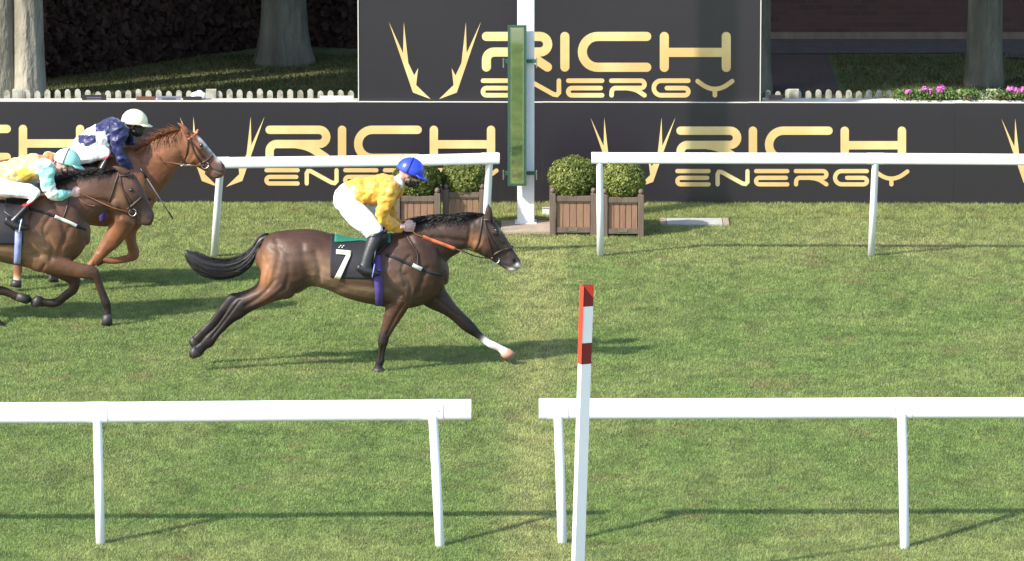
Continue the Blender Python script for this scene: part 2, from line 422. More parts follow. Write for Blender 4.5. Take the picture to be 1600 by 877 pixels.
# ------------------------------------------------------------------ running rails
def rail(label, pts, hgt, dep, z, posts, group, postr):
    """pts: rail centre line pixels left->right at height z; posts: (topx, basex, basey)"""
    P = [G(x, y, z) for x, y in pts]
    A, B = P[0], P[-1]; c = (A+B)/2; c0 = Vector((c.x, c.y, 0))
    t = thing('running_rail', c0, label, 'rail', group)
    # beam sections butt at sleeves
    def beam(P0, P1, hh, dd, name):
        d = P1-P0; rx = d.normalized(); up = Vector((0, 0, 1)); yy = up.cross(rx)
        n = 20; vs = []
        for q in (P0, P1):
            for k in range(n):
                a = 2*math.pi*k/n; cu = math.copysign(abs(math.cos(a))**.55, math.cos(a)); su = math.copysign(abs(math.sin(a))**.55, math.sin(a))
                vs.append(q + yy*cu*dd/2 + up*su*hh/2)
        vs = vs+vs
        fs = [(k, (k+1) % n, n+(k+1) % n, n+k) for k in range(n)]+[tuple(range(3*n-1, 2*n-1, -1)), tuple(range(3*n, 4*n))]
        MB().add(vs, fs).build(name, M_white, t, True)
    for i in range(len(P)-1):
        beam(P[i], P[i+1], hgt, dep, 'rail_beam')
    for tx, bx, by, ty in posts:
        b = G(bx, by); top = G(tx, ty, z)
        d = top-b
        MB().tube([b-Vector((0, 0, .05)), b+d*.5, b+d*.93, top], [postr*1.02, postr, postr, postr], 14).build('post', M_white, t, True)
        rx = (B-A).normalized()
        beam(top-rx*.085, top+rx*.085, hgt+.004, dep+.006, 'sleeve')
        for s in (-.055, .055):
            q = top+rx*s-Vector((0, dep/2+.003, 0)); MB().ell(q, (.006, .003, .006), None, 8, 6).build('bolt', M_steel, t)
    return t
far_g = 'white rails on the far side of the track'; near_g = 'white rails on the near side of the track'
rail('white far rail running from the chestnut muzzle to its end beside the mirror', [(326, 255), (480, 253), (640, 251), (780, 247.5)], .115, .07, 1.05,
     [(345, 334, 400, 254.5), (765, 757, 397, 247.7)], far_g, .038)
rail('white far rail starting at the right hand planters and running off right', [(926, 247), (1363, 248), (1700, 250), (2050, 252)], .115, .07, 1.05,
     [(937, 938, 400, 247), (1368, 1361, 400, 248), (1790, 1785, 402, 250)], far_g, .036)
rail('white near rail at lower left, ending before the gap', [(-420, 647), (152, 644.5), (460, 642), (736, 640)], .172, .10, 1.05,
     [(-372, -366, 851, 647), (152, 157, 851, 644.5), (676, 688, 855, 640.5)], near_g, .039)
rail('white near rail at lower right, passing behind the striped post', [(842, 639), (1200, 638.5), (1408, 637.5), (2000, 637)], .172, .10, 1.05,
     [(872, 879, 850, 639), (1409, 1414, 858, 637.5), (1945, 1950, 860, 637)], near_g, .039)

# ------------------------------------------------------------------ striped marker post
def marker():
    b = G(901.5, 925); top = V(917.5, 446, b.y)
    t = thing('marker_post', b, 'upright post with red and white bands standing in front of the near rail gap', 'marker post')
    d = (top-b); L = d.length; zz = d.normalized(); rz = R(27)
    xx = Vector((math.cos(rz), math.sin(rz), 0)); yy = zz.cross(xx).normalized(); xx = yy.cross(zz)
    def seg(z0, z1, name, m, wd=.088, dp=.06, off=0):
        q = [b+zz*z0, b+zz*z1]; vs = []
        for p in q:
            for sx, sy in ((-1, -1), (1, -1), (1, 1), (-1, 1)): vs.append(p + xx*sx*wd/2 + yy*sy*dp/2)
        MB().add(vs, [(0, 1, 5, 4), (1, 2, 6, 5), (2, 3, 7, 6), (3, 0, 4, 7), (3, 2, 1, 0), (4, 5, 6, 7)]).build(name, m, t, False)
    def zof(py): return (V(910, py, b.y).z-b.z)/zz.z
    seg(-.05, zof(568), 'post', M_white)
    seg(zof(568), zof(535), 'red_band', M_redp); seg(zof(535), zof(478), 'white_band', M_white); seg(zof(478), zof(446), 'red_band', M_redp)
    for a, c in ((568, 446),):      # fluorescent strip on the left face
        z0, z1 = zof(a), zof(c); q = [b+zz*z0, b+zz*z1]; vs = []
        for p in q:
            for sx, sy in ((-.044-.004, -.031), (-.044-.001, -.031), (-.044-.001, .031), (-.044-.004, .031)): vs.append(p+xx*sx+yy*sy)
        MB().add(vs, [(0, 1, 5, 4), (1, 2, 6, 5), (2, 3, 7, 6), (3, 0, 4, 7), (3, 2, 1, 0), (4, 5, 6, 7)]).build('side_strip', M_orange, t, False)
    zt = zof(446); p = b+zz*(zt-.001) - yy*.033
    vs = [p-xx*.043, p+xx*.043, p+xx*.043-zz*.10]; vs += [v+yy*.003 for v in vs]
    MB().add(vs, [(0, 2, 1), (0, 1, 4, 3), (1, 2, 5, 4), (2, 0, 3, 5)]).build('corner_flash', M_orange, t, False)
marker()

# ------------------------------------------------------------------ winning post + mirror
PY = G(820, 352).y
def winning():
    b = G(821.5, 352); wd = 26.5/9300*math.hypot(PY, H)
    t = thing('winning_post', b, 'tall square white post rising out of frame on a paved plinth', 'winning post')
    MB().box(b+Vector((0, 0, 2.6)), (wd, .17, 5.2), 0, .006).build('post', M_whitepaint, t, False)
    MB().box(b+Vector((0, 0, .02+.004)), (wd+.05, .22, .04), 0, .004).build('base_collar', M_whitepaint, t, False)
    zt = lambda y, Y: V(808, y, Y).z
    MB().box(b+Vector((0, 0, 5.21)), (wd+.03, .20, .02), 0, .004).build('cap', M_whitepaint, t, False)
    Ym = PY - .085 - .10
    t2z0, t2z1 = V(808, 290, Ym).z, V(808, 40, Ym).z
    x0, x1 = V(793.5, 160, Ym).x, V(822.5, 160, Ym).x
    c = Vector(((x0+x1)/2, Ym, (t2z0+t2z1)/2)); hh = t2z1-t2z0; ww = x1-x0
    m = thing('mirror', (c.x, c.y, t2z0), 'narrow tall mirror in a green frame clamped to the white post', 'mirror')
    tilt = Matrix.Rotation(R(-1.2), 3, 'X') @ Matrix.Rotation(R(4), 3, 'Z')
    def bx(dx, dy, dz, sx, sy, sz, name, mt): MB().box(c + tilt @ Vector((dx, dy, dz)), (sx, sy, sz), rot=tilt).build(name, mt, m, False)
    bx(0, .022, 0, ww-.004, .02, hh-.004, 'backing', M_green)
    bx(0, .008, 0, ww-.05, .006, hh-.05, 'glass', M_mirror)
    for s in (-1, 1):
        bx(s*(ww/2-.012), 0, 0, .024, .035, hh, 'frame_side', M_green)
        bx(0, .0, s*(hh/2-.012), ww-.05, .033, .022, 'frame_end', M_green)
        bx(s*(ww/2-.034), -.004, 0, .006, .02, hh-.06, 'inner_bead', M_steel)
    for zz in (V(820, 97, Ym).z, V(820, 272, Ym).z):
        MB().box((c.x+.03, Ym+.055, zz), (.34, .03, .035)).build('bracket', M_green, m, False)
        for s in (-1, 1): MB().box((c.x+.03+s*.175, Ym+.06, zz-.02), (.012, .06, .10), 0, .003).build('clamp', M_steel, m, False)
winning()
a_, b_, c_, d_ = G(783, 349.5), G(925, 349.5), G(925, 366.5), G(783, 366.5)
MB().box(((a_.x+b_.x)/2, (a_.y+d_.y)/2, .018), (b_.x-a_.x, a_.y-d_.y, .036), 0, .008).build('plinth_paving', M_slab, None, False)
tag(bpy.data.objects['plinth_paving'], 'low paved pad under the white winning post', None, None, 'structure')

def slab():
    a = G(1032, 353); b = G(1138, 344)
    t = thing('drain_cover', ((a.x+b.x)/2, (a.y+b.y)/2, 0), 'pale concrete strip cover set in the grass right of the planters', 'drain cover')
    cx, cy = (a.x+b.x)/2, (a.y+b.y)/2; L = b.x-a.x; D = b.y-a.y
    MB().box((cx, cy, .008), (L-.14, D, .03), 0, .004).build('cover', M_pale, t, False)
    for s in (-1, 1): MB().box((cx+s*(L/2-.032), cy, .009), (.062, D+.01, .034), 0, .004).build('end_block', M_slab, t, False)
slab()
def small_sign():
    p = G(853, 337)
    t = thing('small_box', p, 'small pale box in the grass just left of the right planters', 'box')
    MB().box(p+Vector((0, 0, .045)), (.075, .05, .075), 0, .004).build('case', M_whitepaint, t, False)
    MB().box(p+Vector((0, 0, .086)), (.083, .058, .008), 0, .002).build('lid', M_conc, t, False)
small_sign()

# ------------------------------------------------------------------ planters
M_leafbox = mat('box_leaves', attr=True, rough=.5, spec=.3, trans=.25)
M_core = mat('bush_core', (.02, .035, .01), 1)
def leaf_cloud(P, N, size, cols, jit=.6, aspect=1.8):
    n = len(P); nd = N + rng.normal(0, jit, (n, 3)); nd /= np.linalg.norm(nd, axis=1)[:, None]
    r = rng.normal(0, 1, (n, 3)); t = np.cross(nd, r); t /= np.linalg.norm(t, axis=1)[:, None]; b = np.cross(nd, t)
    s = size*rng.uniform(.6, 1.3, n)[:, None]
    q = np.stack([P-t*s*aspect/2, P+b*s/2, P+t*s*aspect/2, P-b*s/2], 1).reshape(-1, 3)
    me = bpy.data.meshes.new('leaves'); me.vertices.add(4*n); me.vertices.foreach_set('co', q.ravel())
    me.loops.add(4*n); me.loops.foreach_set('vertex_index', np.arange(4*n, dtype=np.int32))
    me.polygons.add(n); me.polygons.foreach_set('loop_start', np.arange(0, 4*n, 4, dtype=np.int32)); me.update()
    setcol(me, np.repeat(cols, 4, 0)); return me
def ball_leaves(rad, n, seed, squash=.93):
    r = np.random.default_rng(seed); d = r.normal(0, 1, (n, 3)); d /= np.linalg.norm(d, axis=1)[:, None]
    bump = 1+.12*(fbm(d[:, 0]*3+seed, d[:, 1]*3, d[:, 2]*3, 3)-.5)*2
    rr = rad*bump*(1-.16*r.random(n)**2+.05*(r.random(n) > .93))
    P = d*rr[:, None]; P[:, 2] *= squash
    k = fbm(d[:, 0]*5+seed, d[:, 1]*5, d[:, 2]*5, 3)
    c1 = np.array([.12, .155, .03]); c2 = np.array([.31, .34, .085]); t = np.clip((k-.35)*3+.25*r.normal(0, 1, n), 0, 1)[:, None]
    return P, d, (c1*(1-t)+c2*t)*r.uniform(.6, 1.3, n)[:, None]
def planter(loc, label, wx, ht, br, bz, seed, rz, bush_tint=1.0):
    t = thing('planter', loc, label, 'planter', 'square wooden planters with clipped box balls')
    t.rotation_euler.z = rz; o0 = Vector((0, 0, 0)); W_ = wx
    def part(mb, name, m, par=None, smooth=False): return mb.build(name, m, par or t, smooth, rel=False)
    pw = .062
    for sx in (-1, 1):
        for sy in (-1, 1):
            x, y = sx*(W_/2-pw/2), sy*(W_/2-pw/2)
            lg = part(MB().box((x, y, ht*.5), (pw, pw, ht), 0, .005), 'corner_post', M_oak)
            part(MB().ell((x, y, ht+.030), (.028, .028, .030), None, 14, 9).tube([(x, y, ht-.004), (x, y, ht+.01)], .018, 12), 'finial', M_oak, lg, True)
    for ax in (0, 1):
        for s in (-1, 1):
            off = s*(W_/2-.032)
            def bx(u0, z0, lu, lz, th, extra=0):
                c = (u0, off+extra*s, z0) if ax == 0 else (off+extra*s, u0, z0)
                d = (lu, th, lz) if ax == 0 else (th, lu, lz)
                return MB().box(c, d, 0, .003)
            part(bx(0, ht-.055, W_-2*pw-.004, .055, .042), 'top_rail', M_oak)
            part(bx(0, .062, W_-2*pw-.004, .055, .042), 'bottom_rail', M_oak)
            pl = MB(); nP = 5; ww = (W_-2*pw-.01)/nP
            for k in range(nP):
                u = -(W_-2*pw-.01)/2+ww*(k+.5)
                c = (u, off-.008*s, ht/2+.003) if ax == 0 else (off-.008*s, u, ht/2+.003)
                d = (ww-.005, .018, ht-.175) if ax == 0 else (.018, ww-.005, ht-.175)
                pl.box(c, d, 0, .002)
            part(pl, 'plank_panel', M_plank)
            part(bx(0, ht-.088, W_-2*pw-.02, .014, .03), 'upper_bead', M_oak)
    part(MB().box((0, -(W_/2-.032)-.023, .062), (.09, .004, .022)), 'plate', M_steel)
    part(MB().box((0, 0, ht-.07), (W_-.10, W_-.10, .04)), 'soil', mat('soil', (.03, .02, .014), 1))
    P, N, C = ball_leaves(br, 9000, seed); P[:, 2] += bz
    me = leaf_cloud(P, N, .0145, C*bush_tint); link('box_bush', me, M_leafbox, t, False, rel=False)
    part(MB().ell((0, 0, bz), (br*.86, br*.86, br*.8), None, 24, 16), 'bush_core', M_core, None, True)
    part(MB().tube([(0, 0, ht-.08), (.005, 0, bz)], .022, 8), 'stem', M_bark)
def pl(px0, px1, base, label, seed, br, ballx, bally, tint=1):
    a, b = G(px0, base), G(px1, base); wx = b.x-a.x; loc = Vector(((a.x+b.x)/2, a.y+wx/2, 0))
    top = V((px0+px1)/2, base-66, a.y).z
    ball = V(ballx, bally, loc.y)
    planter(loc, label, wx, top, br, ball.z, seed, 0, tint)
pl(616, 688, 369, 'planter behind the blue helmeted rider, its ball darker, left of the far left pair', 3, .255, 655, 281, .75)
pl(692, 758, 363, 'planter just above the winning horse\'s mane, beside the far rail end', 11, .25, 724, 279)
pl(859, 932, 369, 'planter with full clipped ball immediately right of the winning post', 5, .26, 893, 280)
pl(940, 1006, 371, 'planter standing behind the first post of the right far rail', 17, .24, 972, 282, 1.15)
#PART2
# ------------------------------------------------------------------ behind the boards
M_path = mat('brick_path', (.10, .07, .06), .9, vary=.25, vscale=14, bump=.6, bscale=30)
M_pave = mat('pale_paving', (.13, .105, .095), .9, vary=.2, vscale=5, bump=.4)
def brick_mat():
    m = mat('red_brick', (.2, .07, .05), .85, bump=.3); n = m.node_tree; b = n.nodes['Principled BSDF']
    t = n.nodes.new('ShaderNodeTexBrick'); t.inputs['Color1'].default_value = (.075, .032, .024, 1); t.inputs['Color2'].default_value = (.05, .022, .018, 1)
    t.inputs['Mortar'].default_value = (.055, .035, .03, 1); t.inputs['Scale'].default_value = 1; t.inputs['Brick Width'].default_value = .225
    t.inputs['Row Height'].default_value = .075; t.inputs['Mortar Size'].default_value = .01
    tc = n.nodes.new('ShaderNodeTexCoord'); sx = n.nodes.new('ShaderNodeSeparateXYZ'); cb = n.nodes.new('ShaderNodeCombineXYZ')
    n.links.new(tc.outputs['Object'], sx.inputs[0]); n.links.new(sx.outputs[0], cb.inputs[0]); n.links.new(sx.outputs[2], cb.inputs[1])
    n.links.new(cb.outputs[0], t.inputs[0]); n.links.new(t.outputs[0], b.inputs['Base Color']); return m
M_brick = brick_mat()
yw = G(1400, 62).y
sheet('path', [G(1196, 146), G(1312, 146), G(1292, 86), G(1206, 86)], .012, M_path, 'structure', 'brown brick garden path behind the boards')
pv = [G(1150, 86), G(1700, 84), G(1700, 62), G(1150, 62)]
sheet('pavement', pv, .016, M_pave)
sheet('pavement_pad', [G(1568, 92), G(1700, 92), G(1700, 84.5), G(1572, 84.5)], .016, M_pave)
def house():
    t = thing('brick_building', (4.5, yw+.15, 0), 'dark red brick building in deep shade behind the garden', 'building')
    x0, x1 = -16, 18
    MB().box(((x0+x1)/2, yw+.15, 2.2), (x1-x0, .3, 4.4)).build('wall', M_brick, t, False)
    MB().box(((x0+x1)/2, yw+1.0, 4.7), (x1-x0+.8, 3, .3)).build('roof', M_oak, t, False)
    for px in (1218, 1292, 1600, 1380):
        X = G(px, 62).x
        MB().box((X, yw-.012, 1.55), (.5, .02, 1.5)).build('window', mat('dark_glass', (.01, .012, .014), .1), t, False)
        MB().box((X, yw-.03, .78), (.6, .05, .05)).build('sill', M_conc, t, False)
    MB().box(((x0+x1)/2, yw-.02, .05), (x1-x0, .035, .10)).build('plinth', M_oak, t, False)
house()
# copper hedge whose foot runs diagonally across the shaded lawn
M_copper = mat('copper_leaves', attr=True, rough=.8, spec=.1)
def hedge():
    foot = [G(60, 128), G(180, 112), G(300, 92), G(430, 73), G(570, 79), G(640, 66)]
    t = thing('beech_hedge', ((foot[0]+foot[-1])/2), 'tall dark copper hedge in shade behind the left trees', 'hedge')
    P = []; 
    for i in range(len(foot)-1):
        A, B = foot[i], foot[i+1]; n = 5200
        u = rng.random(n); z = rng.random(n)*3.2; 
        q = np.array(A)[None]*(1-u)[:, None]+np.array(B)[None]*u[:, None]
        q[:, 2] = z; q[:, 1] += rng.random(n)*.25+.12*fbm(q[:, 0]*2, z*2, 0., 2); P.append(q)
    P = np.concatenate(P); N = np.tile(np.array([0, -1., .2]), (len(P), 1))
    C = np.array([.046, .026, .020])*rng.uniform(.5, 1.4, len(P))[:, None]
    me = leaf_cloud(P, N, .10, C, .7, 1.4); link('foliage', me, M_copper, t, False)
    vs = []; 
    for A in foot: vs += [A+Vector((0, .3, 0)), A+Vector((0, .3, 3.2)), A+Vector((0, 1.5, 3.2)), A+Vector((0, 1.5, 0))]
    fs = [(4*i+k, 4*i+(k+1) % 4, 4*i+4+(k+1) % 4, 4*i+4+k) for i in range(len(foot)-1) for k in range(4)]
    fs += [(3, 2, 1, 0), tuple(4*(len(foot)-1)+k for k in range(4))]
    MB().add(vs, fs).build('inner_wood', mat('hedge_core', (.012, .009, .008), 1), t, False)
hedge()
# trees
M_treeleaf = mat('tree_leaves', attr=True, rough=.6, trans=.3)
trunks = []
def tree(label, px0, px1, base, flare, cx, cz, cr, nleaf, seed, twin=False, lean=0, cy=None):
    a, b = G(px0, base), G(px1, base); r = (b.x-a.x)/2; c = Vector(((a.x+b.x)/2, a.y+r, 0)); trunks.append((c.x, c.y, r))
    rr = random.Random(seed)
    bk = M_bark if twin else M_bark_shade  # full bark tone on the sunlit twin, shade-darkened tone on the rest
    t = thing('broadleaf_tree', c, label, 'tree', 'trees behind the advertising boards')
    mb = MB(); stems = [(0, 1)] if not twin else [(-.5, .56), (.48, .56)]
    for sx, sc in stems:
        zs = [-.1, .05, .2, .4, .7, 1.2, 2, 3, 4.5, 6, 8]; vs = []; n = 40
        for z in zs:
            fl = 1 + flare*math.exp(-max(z, 0)/.28); tp = 1-.05*max(z, 0)
            for k in range(n):
                an = 2*math.pi*k/n
                rad = r*sc*fl*max(tp, .6)*(1+.05*math.sin(3*an+seed)+.035*math.sin(7*an+z*1.5)+(.06*flare*math.cos(6*an+seed)*math.exp(-max(z, 0)/.35)))
                vs.append(c+Vector((sx*r+rad*math.cos(an)+lean*z, rad*math.sin(an)*.95, z)))
        fs = [(i*n+k, i*n+(k+1) % n, (i+1)*n+(k+1) % n, (i+1)*n+k) for i in range(len(zs)-1) for k in range(n)]
        mb.add(vs, fs)
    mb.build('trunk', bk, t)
    lm = MB()
    for k in range(9):
        an = 2*math.pi*k/9+rr.random(); L = cr*rr.uniform(.5, .85); p0 = c+Vector((lean*5, 0, 4.2+rr.random()*2))
        p2 = Vector((cx, c.y, cz))+Vector((math.cos(an)*L, math.sin(an)*L, rr.uniform(-.5, 1.5))); p1 = (p0+p2)/2+Vector((0, 0, .6))
        lm.tube([p0, p1, p2], [r*.35, r*.2, r*.06], 7)
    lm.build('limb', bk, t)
    n = nleaf; r_ = np.random.default_rng(seed)
    d = r_.normal(0, 1, (n, 3)); d /= np.linalg.norm(d, axis=1)[:, None]; P = d*(r_.random(n)**(1/2.3))[:, None]*np.array([cr, cr*.95, 3.1])
    P += np.array([cx, cy if cy else c.y-1.0, cz]); k = fbm(P[:, 0]*.8, P[:, 1]*.8, P[:, 2]*.9, 3)
    ok = (k > .36) & (P[:, 1]+SHY*P[:, 2] > 66.3) & (P[:, 2] > 4.3)  # crown shaped for its shade: leaves that would shadow the boards are dropped
    for tx, ty, tr in trunks[:1]:            # leaves removed so the leftmost trunk stays sunlit
        sh = (ty-P[:, 1])/SHY; zz = P[:, 2]-sh; xx = P[:, 0]+SHX*sh
        ok &= ~((np.abs(xx-tx) < tr*2.2+.3) & (zz < 3.4))
    P = P[ok]; C = np.array([.05, .095, .02])*r_.uniform(.6, 1.5, len(P))[:, None]
    link('crown', leaf_cloud(P, d[ok], .30, C, .9, 1.5), M_treeleaf, t, False)
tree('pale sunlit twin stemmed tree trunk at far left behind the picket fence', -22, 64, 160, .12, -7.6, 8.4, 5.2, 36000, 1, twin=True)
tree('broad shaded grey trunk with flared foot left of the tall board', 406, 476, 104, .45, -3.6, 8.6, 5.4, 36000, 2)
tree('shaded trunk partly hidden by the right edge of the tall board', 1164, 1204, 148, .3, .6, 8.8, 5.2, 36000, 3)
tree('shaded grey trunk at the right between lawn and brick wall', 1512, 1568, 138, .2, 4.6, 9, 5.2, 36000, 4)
tree('added unseen tree beyond the left edge whose crown shades the garden', -760, -690, 120, .3, -11.5, 8.6, 5.6, 40000, 5, cy=66)  # out-of-view tree added for the shade its crown casts

# picket fence
def fence(px0, px1, label, postpx):
    A, B = G(px0, 150), G(px1, 150); Y = FENCE_Y
    ptop = V(800, 141, Y).z; sp = 15.75/F*math.hypot(Y, H)
    x0, x1 = V(px0, 150, Y).x, V(px1, 150, Y).x
    t = thing('picket_fence', ((x0+x1)/2, Y, 0), label, 'fence')
    n = int((x1-x0)/sp); wd = 9.0/F*math.hypot(Y, H)
    for i in range(n):
        x = x0+sp*(i+.5); h = ptop+rng.normal(0, .006); w2 = wd/2; vs = []
        prof = [(-w2, 0)]+[(-w2*math.cos(q_), h-w2*1.2+w2*1.2*math.sin(q_)) for q_ in [math.pi*i_/10 for i_ in range(11)]]+[(w2, 0)]
        for yy in (-.009, .009): vs += [Vector((x+a+rng.normal(0, .001), Y+yy, z)) for a, z in prof]
        k = len(prof); MB().add(vs, [tuple(range(k)), tuple(range(2*k-1, k-1, -1))]+[(j, k+j, k+(j+1) % k, (j+1) % k) for j in range(k)]).build('picket', M_picket, t, False)
    for z in (ptop-.13, .3): MB().box(((x0+x1)/2, Y+.03, z), (x1-x0, .035, .07)).build('fence_rail', M_picket, t, False)
    for p in postpx:
        X = V(p, 150, Y).x; MB().box((X, Y+.0, (ptop+.01)/2), (.115, .06, ptop+.01), 0, .006).build('fence_post', M_picket, t, False)
fence(-60, 561, 'pale picket fence with rounded tips left of the tall board', (28, 330))
fence(1192, 1680, 'pale picket fence with rounded tips right of the tall board, flowers before it', (1240, 1549))
# low pale timber shelf just behind the boards, with memorial plates and pots on it
ys = YBm+.75
def shelf(px0, px1, label):
    x0, x1 = V(px0, 155, ys).x, V(px1, 155, ys).x; z = V(800, 156, ys).z
    t = thing('timber_ledge', ((x0+x1)/2, ys, 0), label, 'ledge')
    MB().box(((x0+x1)/2, ys, z-.02), (x1-x0, .16, .04), 0, .004).build('top', mat('ledge_paint', (.72, .66, .56), .7, vary=.2, vscale=6), t, False)
    for k in range(7):
        MB().box((x0+(x1-x0)*(k+.5)/7, ys, (z-.04)/2), (.06, .1, z-.04)).build('leg', M_oak, t, False)
shelf(-60, 559, 'pale timber ledge along the back of the boards at left')
shelf(1194, 1680, 'pale timber ledge along the back of the boards at right, pots of flowers on it')
def plaque(px0, px1, y0, y1, label, m, mark=None):
    Y = ys-.03; a, b = V(px0, y1, Y), V(px1, y0, Y)
    t = thing('plaque', ((a.x+b.x)/2, Y, a.z), label, 'plaque', 'plates on the ledge')
    MB().box(((a.x+b.x)/2, Y, (a.z+b.z)/2), (b.x-a.x, .02, b.z-a.z), 0, .003).build('plate', m, t, False)
    if mark:
        for k in (.35, .65): MB().box(((a.x+b.x)/2, Y-.0115, a.z+(b.z-a.z)*k), ((b.x-a.x)*.6, .002, .006)).build('engraved_line', mark, t, False)
    return t
M_dk = mat('dark_plate', (.03, .028, .035), .4); M_br = mat('rust_plate', (.16, .06, .035), .6); M_bl = mat('slate_plate', (.20, .20, .25), .5)
plaque(128, 166, 148.5, 158.5, 'dark plate with faint lines, leftmost on the ledge', M_dk, M_bl)
plaque(213, 243, 151, 158.5, 'rust brown plate on the ledge above the cream helmet', M_br)
plaque(246, 282, 150.5, 158.5, 'slate grey plate on the ledge next to the rust brown one', M_bl, M_dk)
plaque(286, 315, 151, 158.5, 'dark plate on the ledge beside the white bundle', M_dk)
plaque(500, 552, 150, 156, 'pale long plate on the ledge near the tall board', M_whitepaint)
plaque(1293, 1321, 154, 159, 'pale plate on the right ledge', M_whitepaint)
def lump():
    p = V(309, 152, ys); t = thing('cloth_bundle', p, 'small white cloth bundle tied on the ledge left of the tall board', 'bundle')
    m = MB()
    for dx, dz, r in ((-.03, .02, .045), (.02, .035, .05), (.055, .02, .04)): m.ell(p+Vector((dx, 0, dz)), (r, .04, r*.85))
    link('cloth', remesh(m, .008, 5), mat('white_cloth', (.8, .8, .78), .8, bump=.4, bscale=40), t)
lump()
def crate():
    a, b = V(1201, 160, ys), V(1222, 151, ys); t = thing('small_crate', ((a.x+b.x)/2, ys, a.z), 'small brown box on the ledge at the right edge of the tall board', 'box')
    MB().box(((a.x+b.x)/2, ys, (a.z+b.z)/2), (b.x-a.x, .1, b.z-a.z), 0, .004).build('case', mat('cardboard', (.34, .22, .17), .8), t, False)
    MB().box(((a.x+b.x)/2, ys, b.z+.004), (b.x-a.x+.008, .108, .008), 0, .002).build('lid', M_plank, t, False)
crate()
M_petal = mat('pink_petals', (.78, .12, .52), .6, col2=(.85, .28, .68), vscale=20, trans=.2)
fl = [(1421, 'small pink geranium, leftmost on the right ledge', 1, 145), (1455, 'tall pink geranium with two flower heads left of the others', 3, 140), (1470, 'pink geranium with one high flower head above the pickets', 1, 137.5),
      (1513, 'sparse pink geranium in the middle of the right ledge', 2, 149), (1566, 'magenta geranium in front of the wooden fence post', 2, 149), (1590, 'pink geranium cluster at the far right edge', 4, 139)]
for i, (px, lb, nh, hy) in enumerate(fl):
    base = V(px, 156, ys-.02); t = thing('geranium', base, lb, 'flower', 'pink geraniums on the ledge')
    t['label'] = lb
    MB().tube([base, base+Vector((0, 0, .055))], [.035, .048], 14).build('pot', M_br, t)
    n = 420; P = rng.normal(0, 1, (n, 3))*np.array([.085, .035, .028])+np.array(base)+np.array([0, 0, .055]); N = rng.normal(0, 1, (n, 3)); N /= np.linalg.norm(N, axis=1)[:, None]
    C = np.array([.12, .20, .045])*rng.uniform(.6, 1.6, n)[:, None]
    link('foliage', leaf_cloud(P, N, .022, C), M_leafbox, t, False)
    sm = MB()
    for k in range(nh):
        h = V(px+(k-(nh-1)/2)*9+rng.normal(0, 2), hy+rng.uniform(0, 7)*(k > 0), ys-.03)
        sm.tube([base+Vector((0, 0, .03)), h], .003, 5)
        n = 90; d = rng.normal(0, 1, (n, 3)); d /= np.linalg.norm(d, axis=1)[:, None]
        link('flower_head', leaf_cloud(np.array(h)+d*np.array([.04, .03, .034]), d, .02, np.ones((n, 3)), .4, 1.1), M_petal, t, False)
    sm.build('stem', M_leafbox if False else M_core, t)

# ------------------------------------------------------------------ animals and riders
def surf(bvh, px, py, Yc, side=-1, out=.004, back=.15):
    """point on the body skin seen at photo pixel px,py on the near side (-1), or its mirror on the far side (+1)"""
    h = bvh.ray_cast(Vector((0, 0, H)), ray(px, py).normalized())
    if h[0] is None:
        p = V(px, py, Yc-back); nn = Vector((0, -1, 0))
    else: p = h[0]+Vector((0, -out, 0)); nn = h[1]
    if side > 0: p = Vector((p.x, 2*Yc-p.y, p.z)); nn = Vector((nn.x, -nn.y, nn.z))
    return p, nn
def strap(name, bvh, Yc, pts, wd, m, par, side=-1, th=.0035, back=.06, out=.004, sub=6):
    rows = catmull([np.array(p) for p in pts], sub)
    c = [surf(bvh, p[0], p[1], Yc, side, out, back)[0] for p in rows]
    for i in range(1, len(c)-1):
        pass
    vs = []; n = len(c)
    for i, p in enumerate(c):
        t = (c[min(i+1, n-1)]-c[max(i-1, 0)]).normalized(); yv = Vector((0, 1, 0)); wv = t.cross(yv).normalized()*wd/2; yv = yv*th
        for a, b in ((-1, -1), (1, -1), (1, 1), (-1, 1)): vs.append(p+wv*a+yv*b)
    fs = [(4*i+k, 4*i+(k+1) % 4, 4*i+4+(k+1) % 4, 4*i+4+k) for i in range(n-1) for k in range(4)]+[(3, 2, 1, 0), tuple(4*(n-1)+k for k in range(4))]
    return MB().add(vs, fs).build(name, m, par, True)
